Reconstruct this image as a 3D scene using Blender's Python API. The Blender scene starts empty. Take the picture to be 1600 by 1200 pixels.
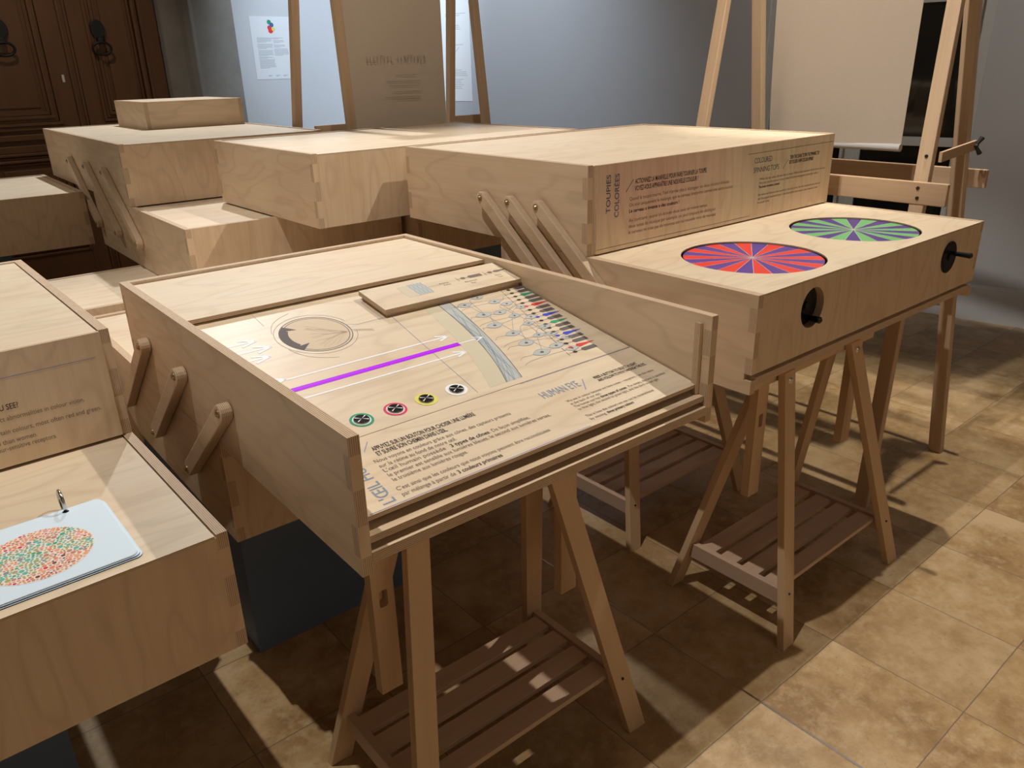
import bpy, math, random
from mathutils import Vector, Matrix
random.seed(7)
PI = math.pi
scn = bpy.context.scene
C = scn.collection

# ------------------------------------------------------------------ camera
CAMZ = 1.739
cd = bpy.data.cameras.new('camera'); cam = bpy.data.objects.new('camera', cd); C.objects.link(cam)
cd.sensor_width = 36.0; cd.lens = 1216.28 / 1600 * 36.0; cd.clip_start = 0.05; cd.clip_end = 60
R_ = Vector((0.76674606, -0.6414929, -0.02423514)); U_ = Vector((0.26014382, 0.27598083, 0.92528902))
F_ = Vector((0.5868779, 0.71576633, -0.37848763))
m4 = Matrix.Identity(4)
for i in range(3):
    m4[i][0] = R_[i]; m4[i][1] = U_[i]; m4[i][2] = -F_[i]
m4[2][3] = CAMZ
cam.matrix_world = m4
scn.camera = cam

# ------------------------------------------------------------------ world, lights, exposure
w = bpy.data.worlds.new('world'); scn.world = w; w.use_nodes = True
bg = w.node_tree.nodes['Background']; bg.inputs[0].default_value = (1.0, 0.76, 0.55, 1); bg.inputs[1].default_value = 0.04
scn.view_settings.view_transform = 'Standard'; scn.view_settings.look = 'None'
scn.view_settings.gamma = 1.0; scn.view_settings.exposure = 0.0; scn.view_settings.use_curve_mapping = False

def spot(name, loc, target, power, size=60, blend=0.35, radius=0.035, col=(1, .86, .70)):
    l = bpy.data.lights.new(name, 'SPOT'); o = bpy.data.objects.new(name, l); C.objects.link(o)
    l.energy = power; l.spot_size = math.radians(size); l.spot_blend = blend; l.shadow_soft_size = radius; l.color = col
    o.location = loc; o.rotation_euler = (Vector(target) - Vector(loc)).to_track_quat('-Z', 'Y').to_euler()
    return o
WARM = (1.0, .90, .77); COOL = (.80, .90, 1.0); NEUT = (1.0, .95, .88)
spot('spot_light_key', (3.7, 1.60, 4.55), (1.9, 1.0, .6), 390, 80, .35, .03, WARM)
spot('spot_light_left', (-.1, 1.5, 5.6), (1.0, 1.5, .9), 420, 62, .4, .03, NEUT)
spot('spot_light_banner', (1.5, 1.75, 4.5), (3.5, 1.95, 1.75), 330, 30, .6, .04, NEUT)
spot('spot_light_banner_rear', (1.5, 1.7, 4.5), (2.55, 4.07, 2.0), 120, 24, .6, .04, WARM)
spot('spot_light_rear', (2.2, 5.7, 4.7), (1.4, 4.3, 1.3), 480, 62, .6, .05, (.93, .96, 1.0))
spot('spot_light_rear_left', (-.9, 5.0, 4.7), (1.0, 4.6, 1.3), 90, 60, .6, .05, WARM)
spot('spot_light_wall', (3.4, 5.0, 4.4), (4.35, 7.9, 1.8), 620, 50, .9, .08, (.70, .84, 1.0))
spot('spot_light_wall_side', (3.0, 5.6, 4.3), (5.05, 6.2, 1.9), 360, 74, 1.0, .06, (.76, .87, 1.0))
spot('fill_light_door', (.9, 5.6, 4.6), (1.5, 8.0, 1.9), 110, 45, .8, .08, WARM)  # added lamp with no known source, warms and brightens the old door
spot('fill_light_wall_right', (3.4, -.6, 4.5), (5.9, 2.2, 2.6), 210, 56, .8, .08, (1, .95, .9))  # made-up wash lamp that lifts the tone of the right wall
spot('fill_light_wall_front', (1.6, -.5, 4.7), (1.6, -2.6, 1.7), 250, 110, .6, .08, (1, .80, .60))  # added lamp behind the view; its bounce off wall_front fills the box fronts

# ------------------------------------------------------------------ materials
def newmat(name):
    m = bpy.data.materials.new(name); m.use_nodes = True; nt = m.node_tree
    return m, nt, nt.nodes['Principled BSDF']
def N(nt, t, **k):
    n = nt.nodes.new(t)
    for a, b in k.items(): setattr(n, a, b)
    return n
def mth(nt, op, a, b=None, c=None):
    n = N(nt, 'ShaderNodeMath', operation=op)
    for i, x in enumerate((a, b, c)):
        if x is None: continue
        if isinstance(x, (int, float)): n.inputs[i].default_value = x
        else: nt.links.new(x, n.inputs[i])
    return n.outputs[0]
def mix(nt, f, a, b):
    n = N(nt, 'ShaderNodeMix', data_type='RGBA')
    for s, x in ((n.inputs[0], f), (n.inputs[6], a), (n.inputs[7], b)):
        if isinstance(x, (int, float)): s.default_value = x
        elif isinstance(x, tuple): s.default_value = (*x[:3], 1)
        else: nt.links.new(x, s)
    return n.outputs[2]
def uvec(nt, su, sv):
    uv = N(nt, 'ShaderNodeUVMap'); oi = N(nt, 'ShaderNodeObjectInfo')
    sc = N(nt, 'ShaderNodeVectorMath', operation='MULTIPLY'); nt.links.new(uv.outputs[0], sc.inputs[0]); sc.inputs[1].default_value = (su, sv, 1)
    cb = N(nt, 'ShaderNodeCombineXYZ'); r = mth(nt, 'MULTIPLY', oi.outputs['Random'], 37.0)
    nt.links.new(r, cb.inputs[0]); nt.links.new(r, cb.inputs[2])
    ad = N(nt, 'ShaderNodeVectorMath', operation='ADD'); nt.links.new(sc.outputs[0], ad.inputs[0]); nt.links.new(cb.outputs[0], ad.inputs[1])
    return ad.outputs[0]
def noise(nt, vec, scale=1.0, detail=3.0, rough=.5):
    n = N(nt, 'ShaderNodeTexNoise'); n.inputs['Scale'].default_value = scale; n.inputs['Detail'].default_value = detail
    n.inputs['Roughness'].default_value = rough
    if vec is not None: nt.links.new(vec, n.inputs['Vector'])
    return n.outputs[0]
def ramp(nt, f, stops):
    n = N(nt, 'ShaderNodeValToRGB'); nt.links.new(f, n.inputs[0]); e = n.color_ramp.elements
    while len(e) < len(stops): e.new(.5)
    for i, (p_, c_) in enumerate(stops): e[i].position = p_; e[i].color = (*c_, 1)
    return n.outputs[0]

def ply_face(name, light, dark, rough=.48, fig=.18):
    m, nt, b = newmat(name)
    st = noise(nt, uvec(nt, 1.6, 60), 1, 4, .6)                 # fine fibres along the grain
    big = noise(nt, uvec(nt, 1.3, 4.2), 1, 2, .5)               # rotary cut figure
    fr = mth(nt, 'FRACT', mth(nt, 'MULTIPLY', big, 9.0))
    ln = mth(nt, 'SUBTRACT', 1.0, mth(nt, 'SMOOTH_MIN', mth(nt, 'MULTIPLY', mth(nt, 'ABSOLUTE', mth(nt, 'SUBTRACT', fr, .5)), 5.0), 1.0, .4))
    blot = noise(nt, uvec(nt, 2.2, 3.5), 1.3, 3, .6)
    c0 = mix(nt, mth(nt, 'MULTIPLY', mth(nt, 'SUBTRACT', st, .35), 1.1), light, dark)
    c1 = mix(nt, mth(nt, 'MULTIPLY', mth(nt, 'MAXIMUM', ln, 0.0), fig), c0, tuple(x * .72 for x in dark))
    c2 = mix(nt, mth(nt, 'MULTIPLY', mth(nt, 'SUBTRACT', blot, .42), .9), c1, (dark[0] * 1.0, dark[1] * .86, dark[2] * .8))
    nt.links.new(c2, b.inputs['Base Color']); b.inputs['Roughness'].default_value = rough
    bp = N(nt, 'ShaderNodeBump'); bp.inputs['Strength'].default_value = .06; bp.inputs['Distance'].default_value = .002
    nt.links.new(st, bp.inputs['Height']); nt.links.new(bp.outputs[0], b.inputs['Normal'])
    return m
def ply_edge(name, per=.0042, light=(.66, .49, .33), dark=(.15, .08, .045)):
    m, nt, b = newmat(name)
    uv = N(nt, 'ShaderNodeUVMap'); sp = N(nt, 'ShaderNodeSeparateXYZ'); nt.links.new(uv.outputs[0], sp.inputs[0])
    s = mth(nt, 'FRACT', mth(nt, 'MULTIPLY', sp.outputs[1], 1 / per))
    tri = mth(nt, 'ABSOLUTE', mth(nt, 'SUBTRACT', s, .5))
    st = noise(nt, uvec(nt, 30, 300), 1, 3, .6)
    f = mth(nt, 'ADD', mth(nt, 'MULTIPLY', mth(nt, 'SUBTRACT', tri, .31), 6.0), mth(nt, 'MULTIPLY', mth(nt, 'SUBTRACT', st, .5), 1.2))
    f.node.use_clamp = True
    nt.links.new(mix(nt, f, light, dark), b.inputs['Base Color']); b.inputs['Roughness'].default_value = .6
    return m
def wood(name, light, dark, rough=.5):
    m, nt, b = newmat(name)
    st = noise(nt, uvec(nt, 2.0, 90), 1, 4, .65); bl = noise(nt, uvec(nt, 1.5, 14), 1, 3, .5)
    f = mth(nt, 'ADD', mth(nt, 'MULTIPLY', st, .6), mth(nt, 'MULTIPLY', bl, .7)); f2 = mth(nt, 'SUBTRACT', f, .25)
    nt.links.new(mix(nt, f2, light, dark), b.inputs['Base Color']); b.inputs['Roughness'].default_value = rough
    bp = N(nt, 'ShaderNodeBump'); bp.inputs['Strength'].default_value = .1; bp.inputs['Distance'].default_value = .002
    nt.links.new(st, bp.inputs['Height']); nt.links.new(bp.outputs[0], b.inputs['Normal'])
    return m
def flat(name, col, rough=.5, metal=0.0, var=.06, sc=8.0):
    m, nt, b = newmat(name)
    tc = N(nt, 'ShaderNodeTexCoord'); n = noise(nt, tc.outputs['Object'], sc, 3, .55)
    lo = tuple(x * (1 - var) for x in col); hi = tuple(min(1, x * (1 + var)) for x in col)
    nt.links.new(mix(nt, n, lo, hi), b.inputs['Base Color'])
    b.inputs['Roughness'].default_value = rough; b.inputs['Metallic'].default_value = metal
    return m
M = {}
M['ply'] = ply_face('birch_plywood_face', (.76, .595, .415), (.62, .43, .265), .48, .26)
M['plyp'] = ply_face('birch_plywood_lid', (.80, .675, .505), (.67, .515, .345), .42, .26)
M['edge'] = ply_edge('birch_plywood_edge')
M['wood'] = wood('beech_trestle_wood', (.72, .51, .315), (.52, .335, .185))
M['wood2'] = wood('beech_slat_wood', (.68, .49, .35), (.46, .30, .20))
M['easelw'] = wood('easel_wood', (.60, .43, .28), (.38, .24, .14))
M['plinth'] = flat('blue_grey_paint', (.12, .175, .27), .55)
M['black'] = flat('black_plastic', (.006, .006, .007), .25)
M['brass'] = flat('brass_bolt', (.42, .32, .17), .3, .9)
M['steel'] = flat('steel', (.55, .55, .54), .22, 1.0)
M['darksteel'] = flat('brushed_button_steel', (.34, .34, .34), .18, 1.0)
M['iron'] = flat('black_iron', (.03, .027, .025), .5, .5)
M['print'] = flat('printed_ink_dark', (.10, .075, .065), .6)
M['printb'] = flat('printed_ink_black', (.03, .022, .02), .6)
M['printl'] = flat('printed_ink_brown', (.20, .15, .125), .6)
M['blueink'] = flat('printed_ink_blue', (.22, .30, .42), .6)
M['slate'] = flat('printed_title_slate', (.07, .10, .16), .6)
M['bluel'] = flat('printed_line_blue', (.27, .30, .50), .6)
M['cell'] = flat('printed_cell_grey', (.50, .52, .50), .6)
M['pale'] = flat('printed_pale_grey', (.64, .57, .42), .6)
M['greyink'] = flat('printed_rod_grey', (.12, .105, .10), .6)
M['green'] = flat('printed_green', (.02, .33, .17), .5)
M['redi'] = flat('printed_red', (.70, .03, .04), .5)
M['bluei'] = flat('printed_blue', (.03, .06, .60), .5)
M['white'] = flat('printed_white', (.93, .94, .97), .5, var=.01)
M['pinkring'] = flat('ring_pink_red', (.72, .04, .12), .5)
M['yellow'] = flat('ring_yellow', (.80, .74, .16), .5)
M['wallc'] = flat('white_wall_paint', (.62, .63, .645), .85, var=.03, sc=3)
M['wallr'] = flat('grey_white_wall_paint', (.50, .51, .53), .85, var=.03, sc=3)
M['base'] = flat('white_baseboard_paint', (.60, .62, .65), .5, var=.02)
M['paper'] = flat('white_paper', (.80, .81, .82), .7, var=.02)
M['card'] = flat('pale_blue_card', (.72, .86, .98), .35, var=.01)
M['cream'] = flat('dot_plate_ground', (.80, .76, .70), .5)
M['glass'] = flat('dark_window_glass', (.012, .012, .010), .06)
M['glass'].node_tree.nodes['Principled BSDF'].inputs['Specular IOR Level'].default_value = .6
M['frame'] = flat('window_frame_paint', (.55, .57, .56), .5, var=.03)
M['discr'] = flat('disc_red', (.88, .055, .045), .35, var=.03)
M['discv'] = flat('disc_violet', (.125, .06, .36), .35, var=.03)
M['discg'] = flat('disc_green', (.17, .55, .20), .35, var=.03)
M['discp'] = flat('disc_dark_violet', (.085, .045, .28), .35, var=.03)
M['tube'] = flat('white_banner_tube', (.62, .60, .57), .4, var=.02)
M['ghost'] = flat('banner_show_through', (.40, .31, .22), .8)
m, nt, b = newmat('purple_light_strip'); b.inputs['Base Color'].default_value = (.06, .0, .1, 1)
b.inputs['Emission Color'].default_value = (.36, .0, .66, 1); b.inputs['Emission Strength'].default_value = 1.0; M['led'] = m
m, nt, b = newmat('purple_light_core'); b.inputs['Base Color'].default_value = (.1, .0, .15, 1)
b.inputs['Emission Color'].default_value = (.55, .0, .84, 1); b.inputs['Emission Strength'].default_value = 1.1; M['led2'] = m
# banner paper / cloth
m, nt, b = newmat('beige_banner_paper'); tc = N(nt, 'ShaderNodeTexCoord')
n1 = noise(nt, tc.outputs['Object'], 2.5, 4, .6); n2 = noise(nt, tc.outputs['Object'], 120, 2, .5)
c = mix(nt, n1, (.56, .465, .37), (.63, .53, .43)); c = mix(nt, mth(nt, 'MULTIPLY', n2, .35), c, (.44, .36, .27))
nt.links.new(c, b.inputs['Base Color']); b.inputs['Roughness'].default_value = .8; M['banner'] = m
# old door wood
m, nt, b = newmat('old_walnut_door'); tc = N(nt, 'ShaderNodeTexCoord')
mp = N(nt, 'ShaderNodeMapping'); nt.links.new(tc.outputs['Object'], mp.inputs[0]); mp.inputs['Scale'].default_value = (9, 9, 1.1)
n1 = noise(nt, mp.outputs[0], 1.2, 5, .65); n2 = noise(nt, tc.outputs['Object'], 2.2, 3, .6)
c = mix(nt, n1, (.055, .020, .008), (.17, .068, .022)); c = mix(nt, mth(nt, 'MULTIPLY', n2, .55), c, (.22, .105, .038))
nt.links.new(c, b.inputs['Base Color']); b.inputs['Roughness'].default_value = .42
bp = N(nt, 'ShaderNodeBump'); bp.inputs['Strength'].default_value = .3; bp.inputs['Distance'].default_value = .01
nt.links.new(n1, bp.inputs['Height']); nt.links.new(bp.outputs[0], b.inputs['Normal']); M['door'] = m
# stone
m, nt, b = newmat('grey_limestone'); tc = N(nt, 'ShaderNodeTexCoord')
n1 = noise(nt, tc.outputs['Object'], 3.2, 6, .65); n2 = noise(nt, tc.outputs['Object'], 40, 3, .6)
c = mix(nt, n1, (.17, .16, .14), (.42, .39, .34)); c = mix(nt, mth(nt, 'MULTIPLY', n2, .4), c, (.33, .31, .28))
nt.links.new(c, b.inputs['Base Color']); b.inputs['Roughness'].default_value = .9
bp = N(nt, 'ShaderNodeBump'); bp.inputs['Strength'].default_value = .5; bp.inputs['Distance'].default_value = .015
nt.links.new(n1, bp.inputs['Height']); nt.links.new(bp.outputs[0], b.inputs['Normal']); M['stone'] = m
# floor: 40 cm stone slabs laid on the same axes as the tables
m, nt, b = newmat('marble_slab_floor'); tc = N(nt, 'ShaderNodeTexCoord'); sp = N(nt, 'ShaderNodeSeparateXYZ'); nt.links.new(tc.outputs['Object'], sp.inputs[0])
wob = noise(nt, tc.outputs['Object'], 9, 3, .6); wv = mth(nt, 'MULTIPLY', mth(nt, 'SUBTRACT', wob, .5), .006)
gx = mth(nt, 'DIVIDE', mth(nt, 'ADD', mth(nt, 'ADD', sp.outputs[0], -.05), wv), .40); gy = mth(nt, 'DIVIDE', mth(nt, 'ADD', mth(nt, 'ADD', sp.outputs[1], -.105), wv), .40)
def edge(g): return mth(nt, 'SUBTRACT', .5, mth(nt, 'ABSOLUTE', mth(nt, 'SUBTRACT', mth(nt, 'FRACT', g), .5)))
dj = mth(nt, 'MINIMUM', edge(gx), edge(gy)); joint = mth(nt, 'LESS_THAN', dj, .0042)
cb = N(nt, 'ShaderNodeCombineXYZ'); nt.links.new(mth(nt, 'FLOOR', gx), cb.inputs[0]); nt.links.new(mth(nt, 'FLOOR', gy), cb.inputs[1])
wn = N(nt, 'ShaderNodeTexWhiteNoise', noise_dimensions='3D'); nt.links.new(cb.outputs[0], wn.inputs[0])
ad = N(nt, 'ShaderNodeVectorMath', operation='MULTIPLY_ADD'); nt.links.new(wn.outputs['Color'], ad.inputs[0]); ad.inputs[1].default_value = (9, 9, 9); nt.links.new(tc.outputs['Object'], ad.inputs[2])
v1 = noise(nt, ad.outputs[0], 3.4, 7, .68); v2 = noise(nt, ad.outputs[0], 22, 5, .7); v3 = noise(nt, ad.outputs[0], 1.7, 2, .5); v4 = noise(nt, ad.outputs[0], 75, 2, .5)
c = ramp(nt, v1, [(.36, (.29, .165, .060)), (.5, (.46, .30, .135)), (.64, (.63, .455, .26))])
c = mix(nt, mth(nt, 'MULTIPLY', mth(nt, 'SUBTRACT', v2, .47), 2.4), c, (.66, .49, .30))
pk = mth(nt, 'MULTIPLY', mth(nt, 'SUBTRACT', v3, .60), 4.0); pk.node.use_clamp = True
c = mix(nt, mth(nt, 'MULTIPLY', pk, .55), c, (.62, .29, .17))
c = mix(nt, mth(nt, 'MULTIPLY', wn.outputs['Value'], .42), c, (.34, .235, .12))
pit = mth(nt, 'GREATER_THAN', v4, .69); c = mix(nt, mth(nt, 'MULTIPLY', pit, .35), c, (.20, .12, .05))
c = mix(nt, mth(nt, 'MULTIPLY', joint, .8), c, (.13, .105, .075))
nt.links.new(c, b.inputs['Base Color']); b.inputs['Roughness'].default_value = .38
bp = N(nt, 'ShaderNodeBump'); bp.inputs['Strength'].default_value = .25; bp.inputs['Distance'].default_value = .003
nt.links.new(mth(nt, 'SUBTRACT', v2, mth(nt, 'MULTIPLY', joint, 1.5)), bp.inputs['Height']); nt.links.new(bp.outputs[0], b.inputs['Normal']); M['floor'] = m

# ------------------------------------------------------------------ helpers
KS = 1.0                                     # size factor of the plywood system, set below
def KP(p): return (p[0] * KS, p[1] * KS, CAMZ - KS * (CAMZ - p[2]))
def tag(o, label=None, cat=None, group=None, kind=None):
    for k, v in (('label', label), ('category', cat), ('group', group), ('kind', kind)):
        if v: o[k] = v
    return o
class MB:
    """collects faces with UVs and material slots; build() links them as one mesh object"""
    def __init__(s, o=(0, 0, 0)): s.v = []; s.f = []; s.m = []; s.uv = []; s.o = Vector(o)
    def face(s, pts, mi=0, uv=None):
        i = len(s.v); s.v += [Vector(p) - s.o for p in pts]; s.f.append(tuple(range(i, i + len(pts)))); s.m.append(mi)
        s.uv += uv or [(p[0], p[1]) for p in pts]
    def prism(s, out, t, fr, m0=0, m1=1, swap=False, cap_bottom=True, holes=None):
        """out: 2D outline ccw, extruded t along fr w axis. fr=(O,Uax,Vax,Wax)"""
        O, A, B, W = [Vector(x) for x in fr]
        P = lambda u, v, w_: O + A * u + B * v + W * w_
        cuv = [(v, u) if swap else (u, v) for u, v in out]
        if holes is None:
            s.face([P(u, v, t) for u, v in out], m0, cuv)
            if cap_bottom: s.face([P(u, v, 0) for u, v in reversed(out)], m0, list(reversed(cuv)))
        else:
            for w_, rev in ((t, False), (0, True)):
                for poly in fill2d([out] + holes):
                    q = list(reversed(poly)) if rev else poly
                    s.face([P(u, v, w_) for u, v in q], m0, [(v, u) if swap else (u, v) for u, v in q])
            for h in holes:
                d = 0
                for i in range(len(h)):
                    a, b_ = h[i], h[(i + 1) % len(h)]; L = math.dist(a, b_)
                    s.face([P(*a, t), P(*b_, t), P(*b_, 0), P(*a, 0)][::1], m1, [(d, t), (d + L, t), (d + L, 0), (d, 0)]); d += L
        d = 0
        for i in range(len(out)):
            a, b_ = out[i], out[(i + 1) % len(out)]; L = math.dist(a, b_)
            s.face([P(*a, 0), P(*b_, 0), P(*b_, t), P(*a, t)], m1, [(d, 0), (d + L, 0), (d + L, t), (d, t)]); d += L
    def box(s, x0, x1, y0, y1, z0, z1, m0=0, m1=None, grain=None, thick=None, M_=None):
        """axis box; m0 on broad faces, m1 on edges; grain axis 0/1/2"""
        if m1 is None: m1 = m0
        d = (x1 - x0, y1 - y0, z1 - z0); lo = (x0, y0, z0); hi = (x1, y1, z1)
        if thick is None: thick = d.index(min(d))
        if grain is None: grain = d.index(max(d))
        for ax in range(3):
            a, b_ = [(1, 2), (2, 0), (0, 1)][ax]
            for side in (0, 1):
                pts = []
                for (i, j) in ((0, 0), (1, 0), (1, 1), (0, 1)):
                    p = [0, 0, 0]; p[ax] = hi[ax] if side else lo[ax]; p[a] = hi[a] if i else lo[a]; p[b_] = hi[b_] if j else lo[b_]; pts.append(p)
                if not side: pts.reverse()
                if ax == thick: mi = m0; g = grain if grain != ax else a; o_ = a if g == b_ else b_; uv = [(p[g], p[o_]) for p in pts]
                elif m1 != m0: mi = m1; o_ = a if thick == b_ else b_; uv = [(p[o_], p[thick] - lo[thick]) for p in pts]
                else:
                    mi = m0; g = grain if grain != ax else a; o_ = a if g == b_ else b_; uv = [(p[g], p[o_] + .37 * ax) for p in pts]
                if M_ is not None: pts = [M_ @ Vector(p) for p in pts]
                s.face(pts, mi, uv)
    def beam(s, p, q, wx, wt, up=(0, 1, 0), cut=None, mi=0):
        """bar from p to q, section wx (side axis) by wt; cut: both ends horizontal"""
        p, q = Vector(p), Vector(q); d = (q - p).normalized(); L = (q - p).length
        side = d.cross(Vector(up)).normalized(); th = side.cross(d).normalized()
        def corner(base, i, j):
            c = base + side * (wx / 2 * i) + th * (wt / 2 * j)
            if cut: c = c + d * ((base.z - c.z) / d.z)
            return c
        A = [corner(p, i, j) for i, j in ((-1, -1), (1, -1), (1, 1), (-1, 1))]; B = [corner(q, i, j) for i, j in ((-1, -1), (1, -1), (1, 1), (-1, 1))]
        off = 0
        for k in range(4):
            l = (k + 1) % 4; wd = wx if k % 2 == 0 else wt
            s.face([A[k], A[l], B[l], B[k]], mi, [(0, off), (0, off + wd), (L, off + wd), (L, off)]); off += wd + .1
        s.face([A[3], A[2], A[1], A[0]], mi, [(0, 0), (.02, 0), (.02, .02), (0, .02)]); s.face(B, mi, [(0, 0), (.02, 0), (.02, .02), (0, .02)])
    def cyl(s, p, q, r, n=20, r2=None, mi=0, caps=True):
        p, q = Vector(p), Vector(q); d = (q - p).normalized(); a = d.orthogonal().normalized(); b_ = d.cross(a); r2 = r if r2 is None else r2
        A = [p + (a * math.cos(2 * PI * k / n) + b_ * math.sin(2 * PI * k / n)) * r for k in range(n)]
        B = [q + (a * math.cos(2 * PI * k / n) + b_ * math.sin(2 * PI * k / n)) * r2 for k in range(n)]
        for k in range(n): s.face([A[k], A[(k + 1) % n], B[(k + 1) % n], B[k]], mi)
        if caps: s.face(list(reversed(A)), mi); s.face(B, mi)
    def tube(s, pts, r, n=10, mi=0, closed=False):
        pts = [Vector(p) for p in pts]; K = len(pts); rings = []; ref = None
        for i, p in enumerate(pts):
            t = (pts[(i + 1) % K] - pts[i - 1]) if (closed or 0 < i < K - 1) else (pts[1] - pts[0] if i == 0 else pts[-1] - pts[-2])
            t.normalize()
            if ref is None: ref = t.orthogonal().normalized()
            a = (ref - t * ref.dot(t)).normalized(); ref = a; b_ = t.cross(a)
            rings.append([p + (a * math.cos(2 * PI * k / n) + b_ * math.sin(2 * PI * k / n)) * r for k in range(n)])
        for i in range(K if closed else K - 1):
            A, B = rings[i], rings[(i + 1) % K]
            for k in range(n): s.face([A[k], A[(k + 1) % n], B[(k + 1) % n], B[k]], mi)
        if not closed: s.face(list(reversed(rings[0])), mi); s.face(rings[-1], mi)
    def build(s, name, mats, parent=None, smooth=False, bevel=0):
        me = bpy.data.meshes.new(name); me.from_pydata([tuple(v * KS) for v in s.v], [], s.f)
        for mm in mats: me.materials.append(mm)
        me.polygons.foreach_set('material_index', s.m)
        ul = me.uv_layers.new(name='UVMap'); flatuv = [c_ for uv in s.uv for c_ in uv]; ul.data.foreach_set('uv', flatuv)
        if smooth: me.polygons.foreach_set('use_smooth', [True] * len(s.f))
        me.update()
        o = bpy.data.objects.new(name, me); C.objects.link(o); o.parent = parent
        if bevel or smooth:
            wd = o.modifiers.new('weld', 'WELD'); wd.merge_threshold = .0002
        if bevel:
            bv = o.modifiers.new('bevel', 'BEVEL'); bv.width = bevel; bv.segments = 2; bv.limit_method = 'ANGLE'; bv.angle_limit = math.radians(40)
        return o
def fill2d(loops):
    """triangles of a 2D region with holes, by a filled 2D curve"""
    cu = bpy.data.curves.new('tmp', 'CURVE'); cu.dimensions = '2D'; cu.fill_mode = 'BOTH'
    for lp in loops:
        sp_ = cu.splines.new('POLY'); sp_.points.add(len(lp) - 1)
        for i, (x, y) in enumerate(lp): sp_.points[i].co = (x, y, 0, 1)
        sp_.use_cyclic_u = True
    o = bpy.data.objects.new('tmp', cu); me = bpy.data.meshes.new_from_object(o)
    res = []
    for p_ in me.polygons:
        q = [tuple(me.vertices[i].co[:2]) for i in p_.vertices]
        ar = sum(q[i][0] * q[(i + 1) % len(q)][1] - q[(i + 1) % len(q)][0] * q[i][1] for i in range(len(q)))
        res.append(q if ar > 0 else q[::-1])
    bpy.data.objects.remove(o); bpy.data.curves.remove(cu); bpy.data.meshes.remove(me)
    return res
def circ(cx, cy, r, n=48, ry=None): return [(cx + r * math.cos(2 * PI * k / n), cy + (ry or r) * math.sin(2 * PI * k / n)) for k in range(n)]
ANG = dict(R=0, E=-.00994, L=.01179, M=.00421, T=-.0134)
def empty(name, g, base, label, cat, group=None):
    a = ANG[g]; o = bpy.data.objects.new(name, None); C.objects.link(o); o.empty_display_size = .05
    base = KP(base); o.location = (base[0] * math.cos(a) - base[1] * math.sin(a), base[0] * math.sin(a) + base[1] * math.cos(a), base[2])
    o.rotation_euler = (0, 0, a)
    return tag(o, label, cat, group)
def copy_tree(o, parent=None, **kw):
    c_ = o.copy(); C.objects.link(c_)
    if parent: c_.parent = parent
    for ch in list(o.children): copy_tree(ch, c_)
    return c_

# ---- writing
_tc = {}
def glyphs(s, bold):
    key = (s, bold)
    if key in _tc: return _tc[key]
    cu = bpy.data.curves.new('t', 'FONT'); cu.body = s; cu.resolution_u = 3; cu.size = 1; cu.offset = bold
    o = bpy.data.objects.new('t', cu); C.objects.link(o)
    me = bpy.data.meshes.new_from_object(o)
    vs = [tuple(v.co[:2]) for v in me.vertices]; fs = [tuple(p_.vertices) for p_ in me.polygons]
    bpy.data.objects.remove(o); bpy.data.curves.remove(cu); bpy.data.meshes.remove(me)
    _tc[key] = (vs, fs); return _tc[key]
def put_text(mb, s, fr, x, y, width, cap, mi=0, bold=0.0, rot=0, eps=.0006):
    """text starting at (x,y) baseline in frame fr, fitted to width; cap = capital height"""
    vs, fs = glyphs(s, bold)
    if not vs: return
    x0 = min(v[0] for v in vs); x1 = max(v[0] for v in vs); sx = width / (x1 - x0); sy = cap / .70
    O, A, B, W = [Vector(q) for q in fr]
    def P(v):
        a, b_ = (v[0] - x0) * sx, v[1] * sy
        if rot: a, b_ = -b_, a
        return O + A * (x + a) + B * (y + b_) + W * eps
    for f in fs: mb.face([P(vs[i]) for i in f], mi)
def ribbon(mb, pts, w_, fr, mi=0, eps=.0005, closed=False):
    O, A, B, W = [Vector(q) for q in fr]; n = len(pts)
    L, R = [], []
    for i in range(n):
        a = pts[i - 1] if (i or closed) else pts[0]; b_ = pts[(i + 1) % n] if (i < n - 1 or closed) else pts[-1]
        dx, dy = b_[0] - a[0], b_[1] - a[1]; l = math.hypot(dx, dy) or 1; nx, ny = -dy / l * w_ / 2, dx / l * w_ / 2
        L.append((pts[i][0] + nx, pts[i][1] + ny)); R.append((pts[i][0] - nx, pts[i][1] - ny))
    P = lambda q: O + A * q[0] + B * q[1] + W * eps
    for i in range(n if closed else n - 1):
        j = (i + 1) % n; mb.face([P(R[i]), P(R[j]), P(L[j]), P(L[i])], mi)
def shape(mb, pts, fr, mi=0, eps=.0005):
    O, A, B, W = [Vector(q) for q in fr]
    ar = sum(pts[i][0] * pts[(i + 1) % len(pts)][1] - pts[(i + 1) % len(pts)][0] * pts[i][1] for i in range(len(pts)))
    if ar < 0: pts = pts[::-1]
    mb.face([O + A * p_[0] + B * p_[1] + W * eps for p_ in pts], mi)
def bez(p0, p1, p2, p3, n=12):
    return [tuple((1 - t) ** 3 * a + 3 * (1 - t) ** 2 * t * b_ + 3 * (1 - t) * t * t * c_ + t ** 3 * d for a, b_, c_, d in zip(p0, p1, p2, p3)) for t in [k / n for k in range(n + 1)]]
def arrow(mb, x0, x1, y, fr, w_=.004, head=.03, mi=0):
    ribbon(mb, [(x0, y), (x1, y)], w_, fr, mi)
    for s_ in (1, -1): ribbon(mb, [(x1, y), (x1 - head, y + s_ * head * .42)], w_, fr, mi, eps=.0007)

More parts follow.
